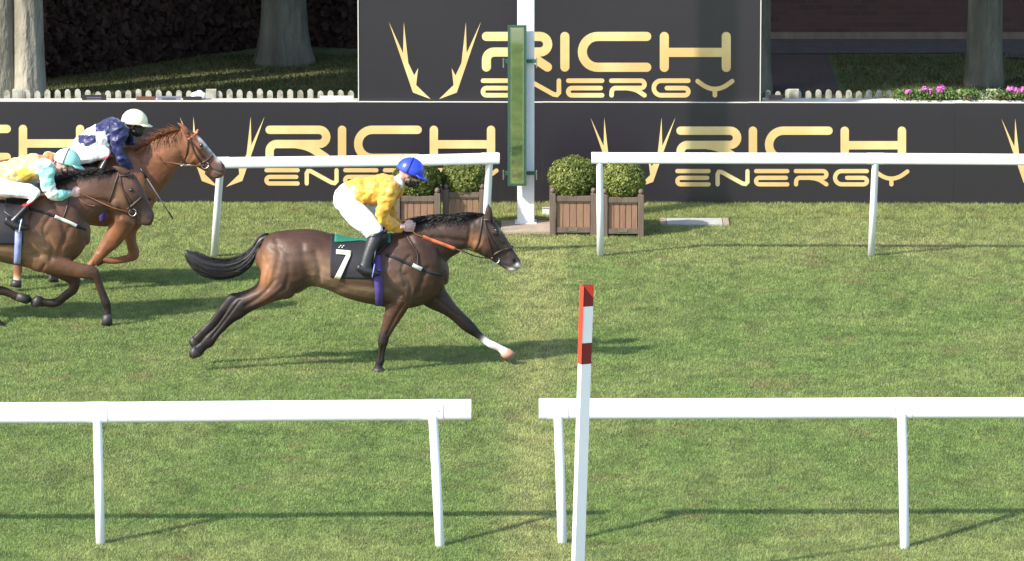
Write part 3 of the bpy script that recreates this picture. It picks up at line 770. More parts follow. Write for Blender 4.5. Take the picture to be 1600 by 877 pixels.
def wrap(name, bvh, Yc, x0, x1, top_skip, botf, m, par, out=.01, nx=26, na=44, far=True, th=.006, zc=None):
    """cloth wrapped over the back between photo columns x0..x1, hanging to world height botf(u)"""
    vs = []; 
    for i in range(nx+1):
        u = i/nx; px = x0+(x1-x0)*u; X = V(px, 420, Yc).x
        zb = botf(u)
        A = Vector((X, Yc, zc)); col = []
        # near bottom angle: find hit whose z == zb by marching angles
        angs = [math.radians(a) for a in np.linspace(-125, 125 if far else 20, 90)]
        hits = []
        for a in angs:
            d = Vector((0, math.sin(a), math.cos(a))); h = bvh.ray_cast(A+d*1.2, -d)
            if h[0] is None: continue
            q = h[0]+d*out
            hits.append(q)
        near = [q for q in hits if q.y < Yc and q.z >= zb]; farr = [q for q in hits if q.y >= Yc and q.z >= zb]
        L = near+farr
        if len(L) < 2: L = sorted(hits, key=lambda q: -q.z)[:2]
        # resample to na+1
        cum = [0]
        for k in range(1, len(L)): cum.append(cum[-1]+(L[k]-L[k-1]).length)
        for k in range(na+1):
            s = cum[-1]*k/na; j = max(0, min(len(L)-2, int(np.searchsorted(cum, s))-1)); seg = cum[j+1]-cum[j] or 1
            vs.append(L[j].lerp(L[j+1], max(0, min(1, (s-cum[j])/seg))))
    fs = [(i*(na+1)+k, i*(na+1)+k+1, (i+1)*(na+1)+k+1, (i+1)*(na+1)+k) for i in range(nx) for k in range(na)]
    me = MB().add(vs, fs).mesh(name); o = link(name, me, m, par)
    s = o.modifiers.new('sm', 'SMOOTH'); s.iterations = 3
    k = o.modifiers.new('so', 'SOLIDIFY'); k.thickness = th; k.offset = 1
    return o
def strands(name, roots, m, par, r=.0028):
    mb = MB()
    for pts in roots:
        n = len(pts); rad = [r*(1-.75*(i/(n-1))**2) for i in range(n)]
        mb.tube(pts, rad, 3)
    return mb.build(name, m, par)
def coat_mat(name, rough, spec=.5):
    return mat(name, attr=True, rough=rough, spec=spec, vary=.13, vscale=16, bump=.25, bscale=130, stretch=(.35, 1, 1))

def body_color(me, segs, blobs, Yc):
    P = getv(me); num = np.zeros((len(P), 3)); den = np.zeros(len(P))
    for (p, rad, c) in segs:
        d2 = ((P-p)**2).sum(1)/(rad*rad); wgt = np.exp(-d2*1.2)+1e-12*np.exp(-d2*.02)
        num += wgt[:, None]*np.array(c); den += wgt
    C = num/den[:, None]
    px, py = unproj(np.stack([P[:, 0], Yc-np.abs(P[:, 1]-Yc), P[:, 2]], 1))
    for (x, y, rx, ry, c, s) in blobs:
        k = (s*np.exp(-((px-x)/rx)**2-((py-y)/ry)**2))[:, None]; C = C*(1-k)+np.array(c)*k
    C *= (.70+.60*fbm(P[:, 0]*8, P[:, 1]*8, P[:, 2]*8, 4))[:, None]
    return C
def sculpt(me, grooves, Yc):
    P = getv(me); N = getn(me); px, py = unproj(np.stack([P[:, 0], Yc-np.abs(P[:, 1]-Yc), P[:, 2]], 1)); D = np.zeros(len(P))
    for pts, depth, wd in grooves:
        best = np.full(len(P), 1e9)
        rows = catmull([np.array(p, float) for p in pts], 5)
        for i in range(len(rows)-1):
            a, b = rows[i], rows[i+1]; ab = b-a; t = np.clip(((px-a[0])*ab[0]+(py-a[1])*ab[1])/(ab @ ab+1e-9), 0, 1)
            best = np.minimum(best, (px-a[0]-ab[0]*t)**2+(py-a[1]-ab[1]*t)**2)
        D -= depth*1.35*np.exp(-best/(wd*wd))
    side = np.clip(np.abs(N[:, 1])*1.5, 0, 1)
    D += (fbm(P[:, 0]*10+3, P[:, 1]*10, P[:, 2]*13, 3)-.5)*.010
    P = P+N*(D*side)[:, None]; setv(me, P)

def horse(name, label, group, Yc, T, neck, head, legs, tail, manes, ears, cols, blobs, grooves, lumps, eye, coat, hair, tack, hoofs, hx=None):
    """all outlines in photo pixels, T = torso rows"""
    c0 = V(np.mean([t[0] for t in T]), 500, Yc); c0.z = 0
    t = thing('race_horse', c0, label, 'horse', group)
    mb = MB(); segs = []
    def reg(rows, off, colr):
        for i, s in enumerate(rows):
            o = s[5] if len(s) > 5 else off; A, B = V(s[0], s[1], Yc+o), V(s[2], s[3], Yc+o); c = (A+B)/2; c.y = Yc+o
            cc = colr[i] if isinstance(colr, list) else colr
            rd = max((A-B).length/2, s[4])
            segs.append((np.array(c), rd, cc))
            if rd > .15:
                for s_ in (-1, 1): segs.append((np.array([c.x, c.y+s_*s[4], c.z]), rd, cc))
    loft(mb, T, Yc, pw=.93); reg(T, 0, cols['body'])
    loft(mb, neck, Yc, pw=1.0); reg(neck, 0, cols['neck'])
    loft(mb, head, Yc, pw=.95); reg(head, 0, cols['head'])
    for rows, off, cc in legs: loft(mb, rows, Yc, off, n=18); reg(rows, off, cc)
    for px, py, off, rx, ry, rz, rot in lumps:
        for s in ((-1, 1) if off else (1,)):
            c = V(px, py, Yc); c.y = Yc+off*s; mb.ell(c, (rx, ry, rz), Matrix.Rotation(R(rot), 3, 'Y'))
    for rows in ears:
        for s in (-1, 1): loft(mb, [list(r[:5])+[r[5]*s] for r in rows], Yc, 0, n=12)
    me = remesh(mb, .0095, 11, .5); sculpt(me, grooves, Yc)
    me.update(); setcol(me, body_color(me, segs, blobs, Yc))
    o = link('body', me, coat, t)
    bm = bmesh.new(); bm.from_mesh(me); bm.transform(Matrix.Translation(wloc(o))); bvh = BVHTree.FromBMesh(bm); bm.free()
    # eyes
    for s in (-1, 1):
        q, nrm = surf(bvh, eye[0], eye[1], Yc, s, -.008)
        MB().ell(q, (.026, .019, .020), None, 16, 12).build('eye', mat('horse_eye', (.012, .007, .005), .08, coat=1), t)
    # hooves
    for rows, off, m in hoofs:
        hb = MB(); loft(hb, rows, Yc, off, n=18, sub=2, infl=.004, endround=False); hb.build('hoof', m, t)
    # tail
    rows = catmull([np.array(s[:5], float) for s in tail], 4); n = len(rows)
    core = MB(); loft(core, [(s[0]*.93+s[2]*.07, s[1]*.93+s[3]*.07, s[0]*.07+s[2]*.93, s[1]*.07+s[3]*.93, s[4]*.85) for s in tail], Yc, 0, n=14)
    tl = core.build('tail', hair, t)
    st = []
    for k in range(340):
        a = rng.uniform(-1, 1); b = rng.uniform(-1, 1)*math.sqrt(1-a*a*.9); i0 = int(rng.uniform(0, n*.45)); i1 = int(rng.uniform(n*.7, n)); pts = []
        wob = rng.normal(0, .07, 2)
        for i in range(i0, max(i1, i0+4), 2):
            s = rows[min(i, n-1)]; f = (i-i0)/n; aa = a*1.0+wob[0]*f*3; A, B = V(s[0], s[1], Yc), V(s[2], s[3], Yc); c = (A+B)/2+(A-B)/2*aa; c.y += s[4]*(b+wob[1]*f*4)
            pts.append(c)
        st.append(pts)
    strands('tail_hair', st, hair, tl, .0035)
    # mane
    st = []
    for (path, dx, dy, cnt, fall) in manes:
        pr = catmull([np.array(p, float) for p in path], 6)
        for k in range(cnt):
            u = rng.uniform(0, len(pr)-1.001); i = int(u); p = pr[i]*(1-u+i)+pr[i+1]*(u-i); L = rng.uniform(.55, 1.25); jx, jy = rng.normal(0, 3), rng.normal(0, 2.2)
            y0 = rng.uniform(-.035, .02); pts = []
            for q in range(6):
                f = q/5; x = p[0]+(dx+jx)*L*f; y = p[1]+1+(dy+jy)*L*f+fall*L*f*f
                v = V(x, y, Yc); v.y = Yc+y0-(.075 if fall > 0 else .03)*f*L; pts.append(v)
            st.append(pts)
    strands('mane', st, hair, t, .0038)
    tack(t, bvh)
    return t, bvh
def patch(name, bvh, Yc, quad, m, par, out=.022, nx=6, ny=6):
    """flat marking laid on the near side; quad = 4 photo pixels (tl, tr, br, bl)"""
    q = [np.array(p, float) for p in quad]; vs = []
    for i in range(nx+1):
        for j in range(ny+1):
            u, v = i/nx, j/ny; p = (q[0]*(1-u)+q[1]*u)*(1-v)+(q[3]*(1-u)+q[2]*u)*v
            vs.append(surf(bvh, p[0], p[1], Yc, -1, out)[0])
    fs = [(i*(ny+1)+j, i*(ny+1)+j+1, (i+1)*(ny+1)+j+1, (i+1)*(ny+1)+j) for i in range(nx) for j in range(ny)]
    o = MB().add(vs, fs).build(name, m, par); k = o.modifiers.new('so', 'SOLIDIFY'); k.thickness = .003; k.offset = 0; return o
def rtube(name, pts, r, m, par):
    rows = catmull([np.array(p) for p in pts], 5); return MB().tube([Vector(p) for p in rows], r, 7).build(name, m, par)
def sh(rows, dx, dy, k=1.0, ox=0, oy=0):
    return [[ox+k*(r[0]-ox)+dx, oy+k*(r[1]-oy)+dy, ox+k*(r[2]-ox)+dx, oy+k*(r[3]-oy)+dy]+list(r[4:]) for r in rows]

BLK = (.019, .014, .012); BAY = (.064, .031, .019); BAYM = (.085, .044, .027); TAN = (.20, .125, .080); ORG = (.30, .135, .055); NECKD = (.055, .031, .022)
M_coat = coat_mat('bay_coat', .43, .27); M_hair = mat('black_hair', (.014, .011, .010), .45, vary=.3, vscale=30)
M_cloth = mat('black_cloth', (.016, .015, .020), .75, bump=.3, bscale=60)
M_cream = mat('cream_number', (.78, .72, .50), .6); M_padg = mat('green_pad', (.02, .20, .13), .7)
M_purple = mat('purple_girth', (.075, .045, .22), .7, bump=.2); M_bluegirth = mat('blue_girth', (.30, .34, .62), .7, vary=.3, vscale=14)
M_orein = mat('orange_rein', (.70, .17, .07), .55); M_brownrein = mat('brown_rein', (.22, .09, .045), .5); M_whitestrap = mat('white_strap', (.75, .73, .68), .6)

T1 = [(407, 384, 407, 420, .10), (413, 372, 412, 432, .17), (424, 364, 424, 446, .22), (440, 361, 442, 455, .255), (463, 359, 465, 458, .275), (487, 359, 486, 447, .275),
      (510, 364, 509, 451, .27), (535, 372, 534, 462, .29), (560, 376, 559, 470, .31), (590, 374, 588, 476, .31), (614, 365, 611, 481, .29), (640, 355, 636, 482, .26),
      (662, 354, 662, 476, .23), (682, 372, 684, 462, .19), (694, 402, 693, 445, .13)]
N1 = [(622, 362, 668, 446, .18), (643, 352, 684, 432, .155), (660, 345, 693, 418, .13), (681, 339, 702, 405, .105), (706, 337, 716, 396, .09), (730, 337, 727, 388, .08), (747, 338, 738, 389, .075)]
H1d = [(748, 335, 734, 386, .07), (760, 335, 740, 392, .082), (770, 341, 748, 397, .092), (779, 353, 756, 401, .09), (788, 366, 763, 404.5, .072), (796, 379, 769, 408, .055),
       (803, 391, 776, 412, .046), (809, 400, 785, 418, .048), (814, 408, 794, 424, .048), (814, 413.5, 803, 424, .034)]
near_fore = ([(618, 430, 662, 452, .10), (610, 455, 650, 468, .095), (604, 472, 641, 478, .082), (601, 486, 634, 489, .07), (598, 500, 624, 503, .058), (595, 514, 616, 515, .047), (591, 527, 609, 527, .043),
              (590, 535, 607, 535, .042), (591, 545, 603.5, 545, .032), (589.5, 556, 601, 556, .028), (587, 565, 601, 565, .034), (585.5, 571, 598, 571, .028), (584, 575, 599, 575, .036), (582.5, 581, 601.5, 580, .045)], -.14)
far_fore = ([(694, 440, 655, 470, .09), (697, 453, 661, 476, .085), (705, 465, 671, 482, .074), (715, 479, 688, 489, .06), (731, 495, 704, 499, .05), (741, 505, 718, 512, .044), (748, 514, 729, 520, .042),
             (756, 523, 743, 528, .033), (765, 530.5, 752, 534.5, .029), (775, 535, 763, 543, .034), (786, 540.5, 776, 548, .028), (795, 545, 783, 555, .034), (806, 552.5, 789, 561, .044)], .14)
near_hind = ([(418, 395, 470, 440, .12), (408, 425, 458, 464, .12), (404, 446, 440, 468.5, .10), (393, 455, 425, 473, .08), (381, 461, 404, 482, .062), (368, 466, 388, 490, .05), (360, 474, 378, 498, .044),
              (352, 488, 366, 504, .034), (343, 502, 353, 516, .026), (333, 514, 342, 527, .025), (322, 523, 333, 541, .035), (313, 534, 322, 547, .027), (305, 540, 315, 556, .034), (297, 547, 301, 560.5, .043)], -.14)
far_hind = ([(425, 395, 470, 440, .12), (410, 425, 455, 460, .12), (400, 444, 430, 464, .09), (388, 452, 408, 470, .07), (372, 457, 390, 474, .055), (359, 459, 377, 478, .048), (351, 468, 365, 485, .042),
             (342, 480, 354, 494, .033), (332, 494, 342, 507, .026), (323, 504, 333, 516, .025), (314, 512, 326, 525, .034), (308, 520, 318, 533, .027), (302, 525, 313, 539, .033), (296, 531, 304, 545, .042)], .14)
tail1 = [(420, 364, 413, 382, .04), (406, 368, 402, 396, .05), (394, 384, 394, 414, .05), (376, 399, 375, 430, .055), (351, 405, 350, 437, .06), (328, 402, 325, 435, .06), (308, 393, 303, 425, .05), (289, 389, 292, 410, .03)]
ear1 = [[(757, 344, 770, 342, .026, .05), (757, 334, 770, 334, .026, .052), (758, 327, 769, 327, .020, .054), (760, 321.5, 765.5, 321.5, .012, .055), (762, 318, 763.6, 318, .005, .055)]]
legcols = lambda n, k, base=BAYM: [base]*k+[(.035, .024, .020)]+[BLK]*(n-k-1)
def white_tip(c, n): return c[:-n]+[(.72, .68, .64)]*(n-1)+[(.45, .25, .17)]
def place(rows, dx, dy, k=1.0, ox=0., oy=0.): return sh(rows, dx, dy, k, ox, oy)

Y1 = G(592, 581).y+.14
def tack1(t, bvh):
    zc = V(560, 425, Y1).z; zb = V(550, 438, Y1-.30).z
    cl = wrap('saddle_cloth', bvh, Y1, 517, 584, 0, lambda u: zb, M_cloth, t, .008, zc=zc)
    patch('number', bvh, Y1, [(525.5, 389), (549, 391), (548.5, 398), (525.3, 396)], M_cream, cl, .026)
    patch('number', bvh, Y1, [(541.5, 397), (548.6, 397.3), (531.5, 436), (522.5, 434)], M_cream, cl, .026)
    for k in range(4): patch('cloth_mark', bvh, Y1, [(529+k*2.4, 386-(k % 2)*3), (531+k*2.4, 384-(k % 2)*2), (531.5+k*2.4, 385.4-(k % 2)*2), (529.5+k*2.4, 387-(k % 2)*3)], M_cream, cl, .026, 1, 1)
    z2 = V(560, 377, Y1-.12).z
    wrap('pad', bvh, Y1, 523, 612, 0, lambda u: z2-.006, M_padg, t, .017, nx=22, na=20, zc=zc)
    z3 = V(590, 400, Y1-.25).z
    sd = wrap('saddle', bvh, Y1, 573, 606, 0, lambda u: z3+.10*abs(u-.5)*2, M_leather, t, .026, nx=14, na=30, th=.012, zc=zc)
    for s in (-1, 1): strap('girth', bvh, Y1, [(588, 398), (590, 425), (592, 455), (593, 478)], .075, M_purple, t, s, .006, out=.014)
    bg = None
    for s in (-1, 1):
        bg = strap('breast_girth', bvh, Y1, [(603, 398), (620, 404), (640, 413), (660, 421), (680, 428), (692, 430)], .028, M_cloth, t, s, .004)
        strap('neck_strap', bvh, Y1, [(632, 362), (642, 380), (652, 396), (652, 416)], .014, M_strap, t, s)
    strap('strap_sleeve', bvh, Y1, [(645, 414), (652, 417.5), (659, 420.5)], .036, M_whitestrap, bg, -1, .008, out=.008)
    bridle(t, bvh, Y1, dict(throat=[(754, 339), (751, 360), (748, 377), (742, 392)], cheek=[(757, 342), (760, 360), (764, 380), (770, 402)], face=[(759, 352), (766, 372), (777, 390)],
                            nose=[(801, 388), (791, 389.5), (781, 393), (771, 399)], brow=[(755, 343), (763, 344), (771, 343)], ring=(774, 406)), M_strap)
    hand = V(637, 355, Y1-.10); ring = surf(bvh, 774, 405, Y1)[0]
    def rp(x, y, o=.010): return surf(bvh, x, y, Y1, -1, o)[0]
    a = [V(640, 356, Y1-.15), rp(650, 365, .03), rp(662, 370, .02)]; rtube('rein', a, .006, M_brownrein, t)
    strap('rein_grip', bvh, Y1, [(661, 369.5), (675, 375), (694, 382), (711, 388.5)], .032, M_orein, t, -1, .004, out=.016)
    rtube('rein', [rp(710, 388, .016), rp(724, 393, .02), V(745, 401, Y1-.10), ring], .006, M_strap, t)
    rtube('rein', [Vector((p.x, 2*Y1-p.y, p.z)) for p in (hand, rp(662, 370, .03), rp(700, 384, .02), V(745, 401, Y1-.10), ring)], .006, M_brownrein, t)
def bridle(t, bvh, Yc, d, m, mb=None):
    br = None
    for s in (-1, 1):
        for key in ('cheek', 'throat', 'face', 'nose', 'brow'):
            if key in d:
                mm = d.get('m_'+key, m); strap('bridle_strap', bvh, Yc, d[key], .017 if key != 'nose' else .02, mm, t, s, .004)
        q, nn = surf(bvh, d['ring'][0], d['ring'][1], Yc, s, .008)
        pts = [q+Vector((math.cos(a)*.036, -.002*s, math.sin(a)*.036)) for a in [2*math.pi*k/16 for k in range(17)]]
        MB().tube(pts, .0055, 6).build('bit_ring', M_steel, t)
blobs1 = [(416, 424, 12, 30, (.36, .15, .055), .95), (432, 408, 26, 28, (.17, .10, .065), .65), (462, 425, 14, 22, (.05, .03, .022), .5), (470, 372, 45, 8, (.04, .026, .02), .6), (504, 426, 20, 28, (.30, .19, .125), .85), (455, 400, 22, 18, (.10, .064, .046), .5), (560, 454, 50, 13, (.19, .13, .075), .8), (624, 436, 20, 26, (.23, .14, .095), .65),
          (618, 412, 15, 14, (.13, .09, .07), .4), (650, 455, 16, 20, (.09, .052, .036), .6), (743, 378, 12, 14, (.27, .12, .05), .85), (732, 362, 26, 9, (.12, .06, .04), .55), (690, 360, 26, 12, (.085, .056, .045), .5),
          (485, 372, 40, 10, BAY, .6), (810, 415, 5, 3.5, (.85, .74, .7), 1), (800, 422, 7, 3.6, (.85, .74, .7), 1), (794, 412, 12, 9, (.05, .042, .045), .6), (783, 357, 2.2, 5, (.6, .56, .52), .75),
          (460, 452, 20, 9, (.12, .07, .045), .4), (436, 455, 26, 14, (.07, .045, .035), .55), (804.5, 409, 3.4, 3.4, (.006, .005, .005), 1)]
grooves1 = [([(472, 385), (474, 405), (480, 425), (486, 442)], .007, 6), ([(424, 385), (446, 400), (452, 425), (446, 450)], .006, 4), ([(412, 398), (420, 420), (416, 446)], .005, 3), ([(640, 400), (628, 420), (634, 446)], .006, 3), ([(668, 420), (660, 440), (650, 462)], .007, 4), ([(672, 345), (690, 362), (700, 385)], .005, 4), ([(500, 380), (530, 392), (520, 400)], .004, 6), ([(430, 372), (436, 400), (428, 430), (420, 450)], .008, 5), ([(493, 395), (500, 420), (497, 440)], .010, 5),
            ([(640, 372), (655, 400), (662, 430)], .009, 5), ([(605, 395), (602, 420), (608, 448), (622, 462)], .012, 5), ([(634, 430), (642, 450), (640, 468)], .010, 4), ([(676, 372), (700, 374), (728, 378)], .009, 4),
            ([(620, 365), (650, 360), (690, 352), (740, 345)], .005, 5), ([(735, 352), (734, 366), (730, 384)], .008, 3), ([(757, 372), (752, 384), (742, 392)], -.004, 3), ([(775, 368), (786, 384), (792, 396)], .006, 3), ([(771, 362), (786, 378)], -.006, 2.5),
            ([(660, 478), (690, 470), (715, 488)], .004, 3), ([(510, 462), (545, 448), (585, 450)], .004, 6),
            ([(374, 470), (352, 500), (330, 528)], .007, 1.8), ([(430, 438), (408, 462), (384, 478)], .008, 3), ([(440, 448), (420, 464), (396, 478)], -.005, 3), ([(598.5, 540), (594, 564)], .006, 1.5), ([(630, 476), (617, 498), (605, 522)], .007, 2.5),
            ([(680, 468), (706, 492), (736, 512)], .006, 2.2), ([(756, 528), (772, 538)], .004, 1.2), ([(808, 420.5), (797, 418), (787, 413.5)], .006, 1.4), ([(804, 408), (806, 411)], .014, 2.6), ([(771, 356), (780, 357), (785, 363)], -.006, 2)]
for k in range(0): grooves1.append(([(524+k*12, 410), (521+k*12, 435), (526+k*12, 458)], .0022, 3))
lumps1 = [(624, 438, .185, .11, .07, .17, 25), (648, 420, .15, .10, .07, .17, -30), (440, 425, .17, .13, .09, .19, -15), (424, 414, .11, .10, .09, .17, 0), (458, 392, .10, .26, .13, .12, 0), (747, 380, .055, .055, .03, .062, 0),
          (684, 438, .08, .07, .07, .10, 0), (452, 436, .15, .09, .06, .09, 0), (795, 411, .03, .035, .02, .03, 0), (806, 410, .034, .016, .012, .016, 0), (776, 361, .072, .03, .018, .022, 30)]
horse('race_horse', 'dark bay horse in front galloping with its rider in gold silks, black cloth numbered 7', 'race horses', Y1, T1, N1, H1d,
      [(near_fore[0], near_fore[1], legcols(14, 5)), (far_fore[0], far_fore[1], white_tip(legcols(13, 5, (.06, .038, .03)), 5)),
       (near_hind[0], near_hind[1], legcols(14, 4)), (far_hind[0], far_hind[1], legcols(14, 3))], tail1,
      [([(640, 354), (660, 343), (690, 337), (720, 336), (748, 337)], -26, -8, 330, 9), ([(650, 350), (690, 338), (735, 337)], -14, 2, 260, 8), ([(745, 334), (756, 333)], -30, -6, 50, 3), ([(752, 334), (768, 336)], 12, 4, 40, 6)],
      ear1, dict(body=BAY, neck=NECKD, head=(.050, .033, .026)), blobs1, grooves1, lumps1, (776, 360.5), M_coat, M_hair, tack1,
      [(near_fore[0][-2:], -.14, M_hoofd), (near_hind[0][-2:], -.14, M_hoofd), (far_hind[0][-2:], .14, M_hoofd), (far_fore[0][-2:], .14, mat('pale_hoof', (.42, .22, .14), .6, vary=.2))])

# ---- second horse (dark bay in the left foreground)
Y2 = G(168, 510).y+.14; K2 = 1.0
S2 = lambda rows: place(rows, -560, -62)
nf2 = ([(70, 372, 30, 410, .11), (84, 390, 55, 424, .095), (98, 400, 76, 427, .08), (114, 408, 92, 430, .062), (130, 412, 112, 433, .05), (145, 415, 134, 436, .045), (154, 421, 143, 437, .043), (158, 433, 146, 440, .040), (162, 446, 150.5, 451, .031),
        (167.5, 460, 155.5, 465, .029), (172.5, 471, 158.5, 475, .035), (174, 481, 161.5, 483, .029), (174.5, 490, 161, 492, .033), (175, 507, 159, 508, .044)], -.14)
ff2 = ([(80, 385, 45, 418, .09), (98, 402, 72, 428, .08), (113, 414, 92, 436, .06), (125, 430, 107, 443, .045), (125, 446, 107, 449, .043), (120, 458, 104, 452, .038), (109, 466, 97, 457, .031), (98, 475, 88, 465, .029), (88, 480, 79, 467, .035),
        (77, 480, 73, 467, .029), (66, 479, 65, 464, .034), (50, 479, 56, 462, .043)], .14)
nh2 = ([(-145, 335, -90, 385, .12), (-140, 370, -85, 412, .11), (-122, 392, -78, 424, .09), (-98, 412, -68, 434, .065), (-76, 430, -54, 446, .05), (-62, 445, -42, 452, .044), (-54, 458, -36, 462, .035), (-42, 474, -28, 474, .03), (-28, 488, -16, 484, .028), (-18, 502, -4, 494, .034),
        (-8, 510, 3, 502, .028), (-3, 516, 9, 508, .033), (2, 528, 20, 520, .044)], -.14)
fh2 = ([(-140, 335, -80, 385, .12), (-125, 372, -60, 405, .11), (-105, 398, -50, 416, .09), (-98, 415, -60, 428, .065), (-96, 436, -72, 430, .05), (-86, 450, -70, 436, .044), (-68, 453, -58, 439, .035), (-46, 456, -38, 443, .03), (-22, 458, -16, 447, .028), (-2, 461, 4, 447, .034),
        (12, 464, 18, 453, .028), (24, 470, 28, 457, .033), (42, 475, 47, 462, .043)], .14)
N2 = [(66, 298, 106, 388, .18), (84, 290, 124, 374, .155), (101, 281, 133, 358, .13), (125, 273, 143, 347, .108), (150, 268, 156, 337, .092), (172, 266, 168, 328, .082), (188, 266, 176, 324, .076)]
Hd2 = [(190, 264, 173, 320, .07), (202, 266, 178, 326, .082), (212, 275, 185, 331, .092), (221, 289, 193, 334, .09), (228, 303, 201, 338, .072), (233.5, 316, 208, 342, .055), (237.5, 326, 214, 345.5, .047), (241, 335, 221, 351, .048), (240.5, 343, 228, 353, .042), (238, 348, 232, 352.5, .028)]
def shp(L, dx, dy): return [(b[0]+dx, b[1]+dy)+tuple(b[2:]) for b in L]
def shg(L, dx, dy): return [([(p[0]+dx, p[1]+dy) for p in g[0]],)+tuple(g[1:]) for g in L]
B2 = (.125, .058, .032)
blobs2 = [(64, 380, 22, 28, (.30, .17, .095), .7), (88, 392, 14, 16, (.22, .11, .06), .6), (20, 396, 40, 12, (.24, .16, .09), .7), (130, 300, 26, 14, (.15, .085, .06), .5), (182, 306, 12, 15, (.25, .13, .07), .7), (228, 334, 12, 12, (.045, .036, .036), .7), (203, 283, 8, 7, (.17, .085, .05), .5),
          (233, 340, 3, 3, (.01, .008, .008), .8), (45, 474, 14, 10, BLK, .9)]
def tack2(t, bvh):
    zc = V(0, 363, Y2).z; zb = V(0, 384, Y2-.30).z
    wrap('saddle_cloth', bvh, Y2, -36, 42, 0, lambda u: zb, M_cloth, t, .008, zc=zc)
    z3 = V(20, 345, Y2-.25).z; wrap('saddle', bvh, Y2, 10, 50, 0, lambda u: z3+.08*abs(u-.5)*2, M_leather, t, .026, nx=14, na=30, th=.012, zc=zc)
    for s in (-1, 1):
        strap('girth', bvh, Y2, [(30, 340), (29, 365), (28, 390), (27, 412)], .066, M_bluegirth, t, s, .006, out=.016)
        strap('breast_girth', bvh, Y2, [(46, 326), (62, 330), (78, 335), (104, 346), (128, 357), (134, 360)], .030, M_cloth, t, s, .004)
        strap('neck_strap', bvh, Y2, [(101, 288), (108, 306), (104, 326), (98, 343)], .014, M_strap, t, s)
    strap('strap_sleeve', bvh, Y2, [(86, 338), (98, 343), (110, 348), (120, 353)], .030, M_whitestrap, t, -1, .006, out=.009)
    strap('neck_strap', bvh, Y2, [(122, 309), (130, 316), (140, 321), (149, 322)], .013, M_brownrein, t, -1, .004)
    bridle(t, bvh, Y2, dict(throat=[(186, 270), (180, 286), (176, 300), (170, 316)], cheek=[(187, 272), (190, 290), (195, 306), (203, 326)], face=[(186, 284), (192, 296), (206, 318)], nose=[(222, 308), (214, 315), (206, 322), (198, 328)],
                            brow=[(186, 274), (195, 275), (204, 273)], ring=(207, 332)), M_strap)
    h = V(122, 300, Y2-.11); ring = surf(bvh, 207, 332, Y2)[0]
    pts = [h, surf(bvh, 150, 312, Y2, -1, .03)[0], V(180, 326, Y2-.13), ring]
    rtube('rein', pts, .006, M_brownrein, t); rtube('rein', [Vector((p.x, 2*Y2-p.y, p.z)) for p in pts], .006, M_brownrein, t)
horse('race_horse', 'brown bay horse at the left edge nearest the camera, ridden in cream and teal silks', 'race horses', Y2, S2(T1), N2, Hd2,
      [(nf2[0], nf2[1], legcols(14, 5, (.15, .072, .04))), (ff2[0], ff2[1], legcols(12, 2, (.07, .04, .03))), (nh2[0], nh2[1], legcols(13, 4, B2)), (fh2[0], fh2[1], legcols(13, 3, B2))], S2(tail1),
      [([(84, 290), (104, 279), (130, 271), (160, 266), (186, 265)], -24, -7, 330, 6), ([(90, 287), (130, 271), (180, 266)], -12, 1, 240, 5), ([(190, 264), (202, 266)], 10, 5, 40, 6)],
      [[(192, 274, 204, 268, .026, .05), (186, 270, 196, 263, .024, .052), (181, 266, 188, 260, .018, .054), (177, 263, 181, 259, .010, .055), (175, 261, 177, 259, .005, .055)]],
      dict(body=B2, neck=(.098, .05, .033), head=(.08, .043, .03)), blobs2+shp([b for b in blobs1 if b[0] < 520], -560, -62), shg([g for g in grooves1 if max(p[0] for p in g[0]) < 700 or g[1] == .009], -560, -62), shp([l for l in lumps1 if l[0] < 700], -560, -62)+[(183, 316, .055, .055, .03, .062, 0), (205, 297, .072, .03, .018, .022, 30), (232, 340, .034, .016, .012, .016, 0)],
      (205, 297.5), M_coat, M_hair, tack2, [(nf2[0][-2:], -.14, M_hoofd), (ff2[0][-2:], .14, M_hoofd), (nh2[0][-2:], -.14, M_hoofd), (fh2[0][-2:], .14, M_hoofd)])

# ---- third horse (chestnut)
Y3 = G(150, 452).y
def P3(x, y): X = 238+.95*(x-694); return (X, .95*y-105+max(0, 180-X)*.075)
S3 = lambda rows: [[*P3(r[0], r[1]), *P3(r[2], r[3])]+list(r[4:]) for r in rows]
nf3 = ([(168, 325, 212, 350, .10), (170, 345, 204, 362, .09), (168, 359, 196, 373, .075), (161, 371, 186, 385, .06), (153, 385, 172, 396, .048), (147, 396, 163, 404, .040), (141, 405, 153, 412, .032), (134, 413, 145, 419, .034), (129, 419, 140, 426, .029), (124, 423, 135, 431, .034), (118, 429, 129, 438, .043)], -.13)
ff3 = ([(190, 335, 224, 350, .09), (190, 352, 214, 362, .075), (192, 368, 213, 374, .058), (197, 380, 215, 384, .048), (199, 391, 218, 392, .043), (200, 397, 217, 402, .042), (194, 399, 209, 408, .036), (182, 402, 190, 412, .031), (173, 402, 174, 413, .032), (166, 402, 165, 412, .028), (160, 403, 161, 412, .033), (150, 405, 152, 416, .042)], .13)
nh3 = ([(-25, 285, 30, 320, .12), (-18, 315, 30, 345, .11), (0, 340, 34, 360, .08), (14, 362, 38, 372, .06), (20, 380, 40, 384, .048), (22, 396, 37, 397, .036), (21.5, 410, 35, 410, .031), (21, 424, 35, 424, .033), (21, 431, 34, 432, .028), (20, 436, 33, 438, .033), (16, 447, 33, 449, .044)], -.13)
fh3 = ([(-20, 285, 36, 320, .12), (0, 318, 45, 340, .10), (25, 345, 52, 352, .075), (42, 366, 60, 366, .055), (52, 382, 70, 380, .046), (60, 396, 73, 393, .034), (67, 408, 79, 405, .030), (72, 418, 85, 415, .032), (76, 424, 88, 422, .028), (77, 430, 89, 429, .033), (76, 440, 92, 440, .044)], .13)
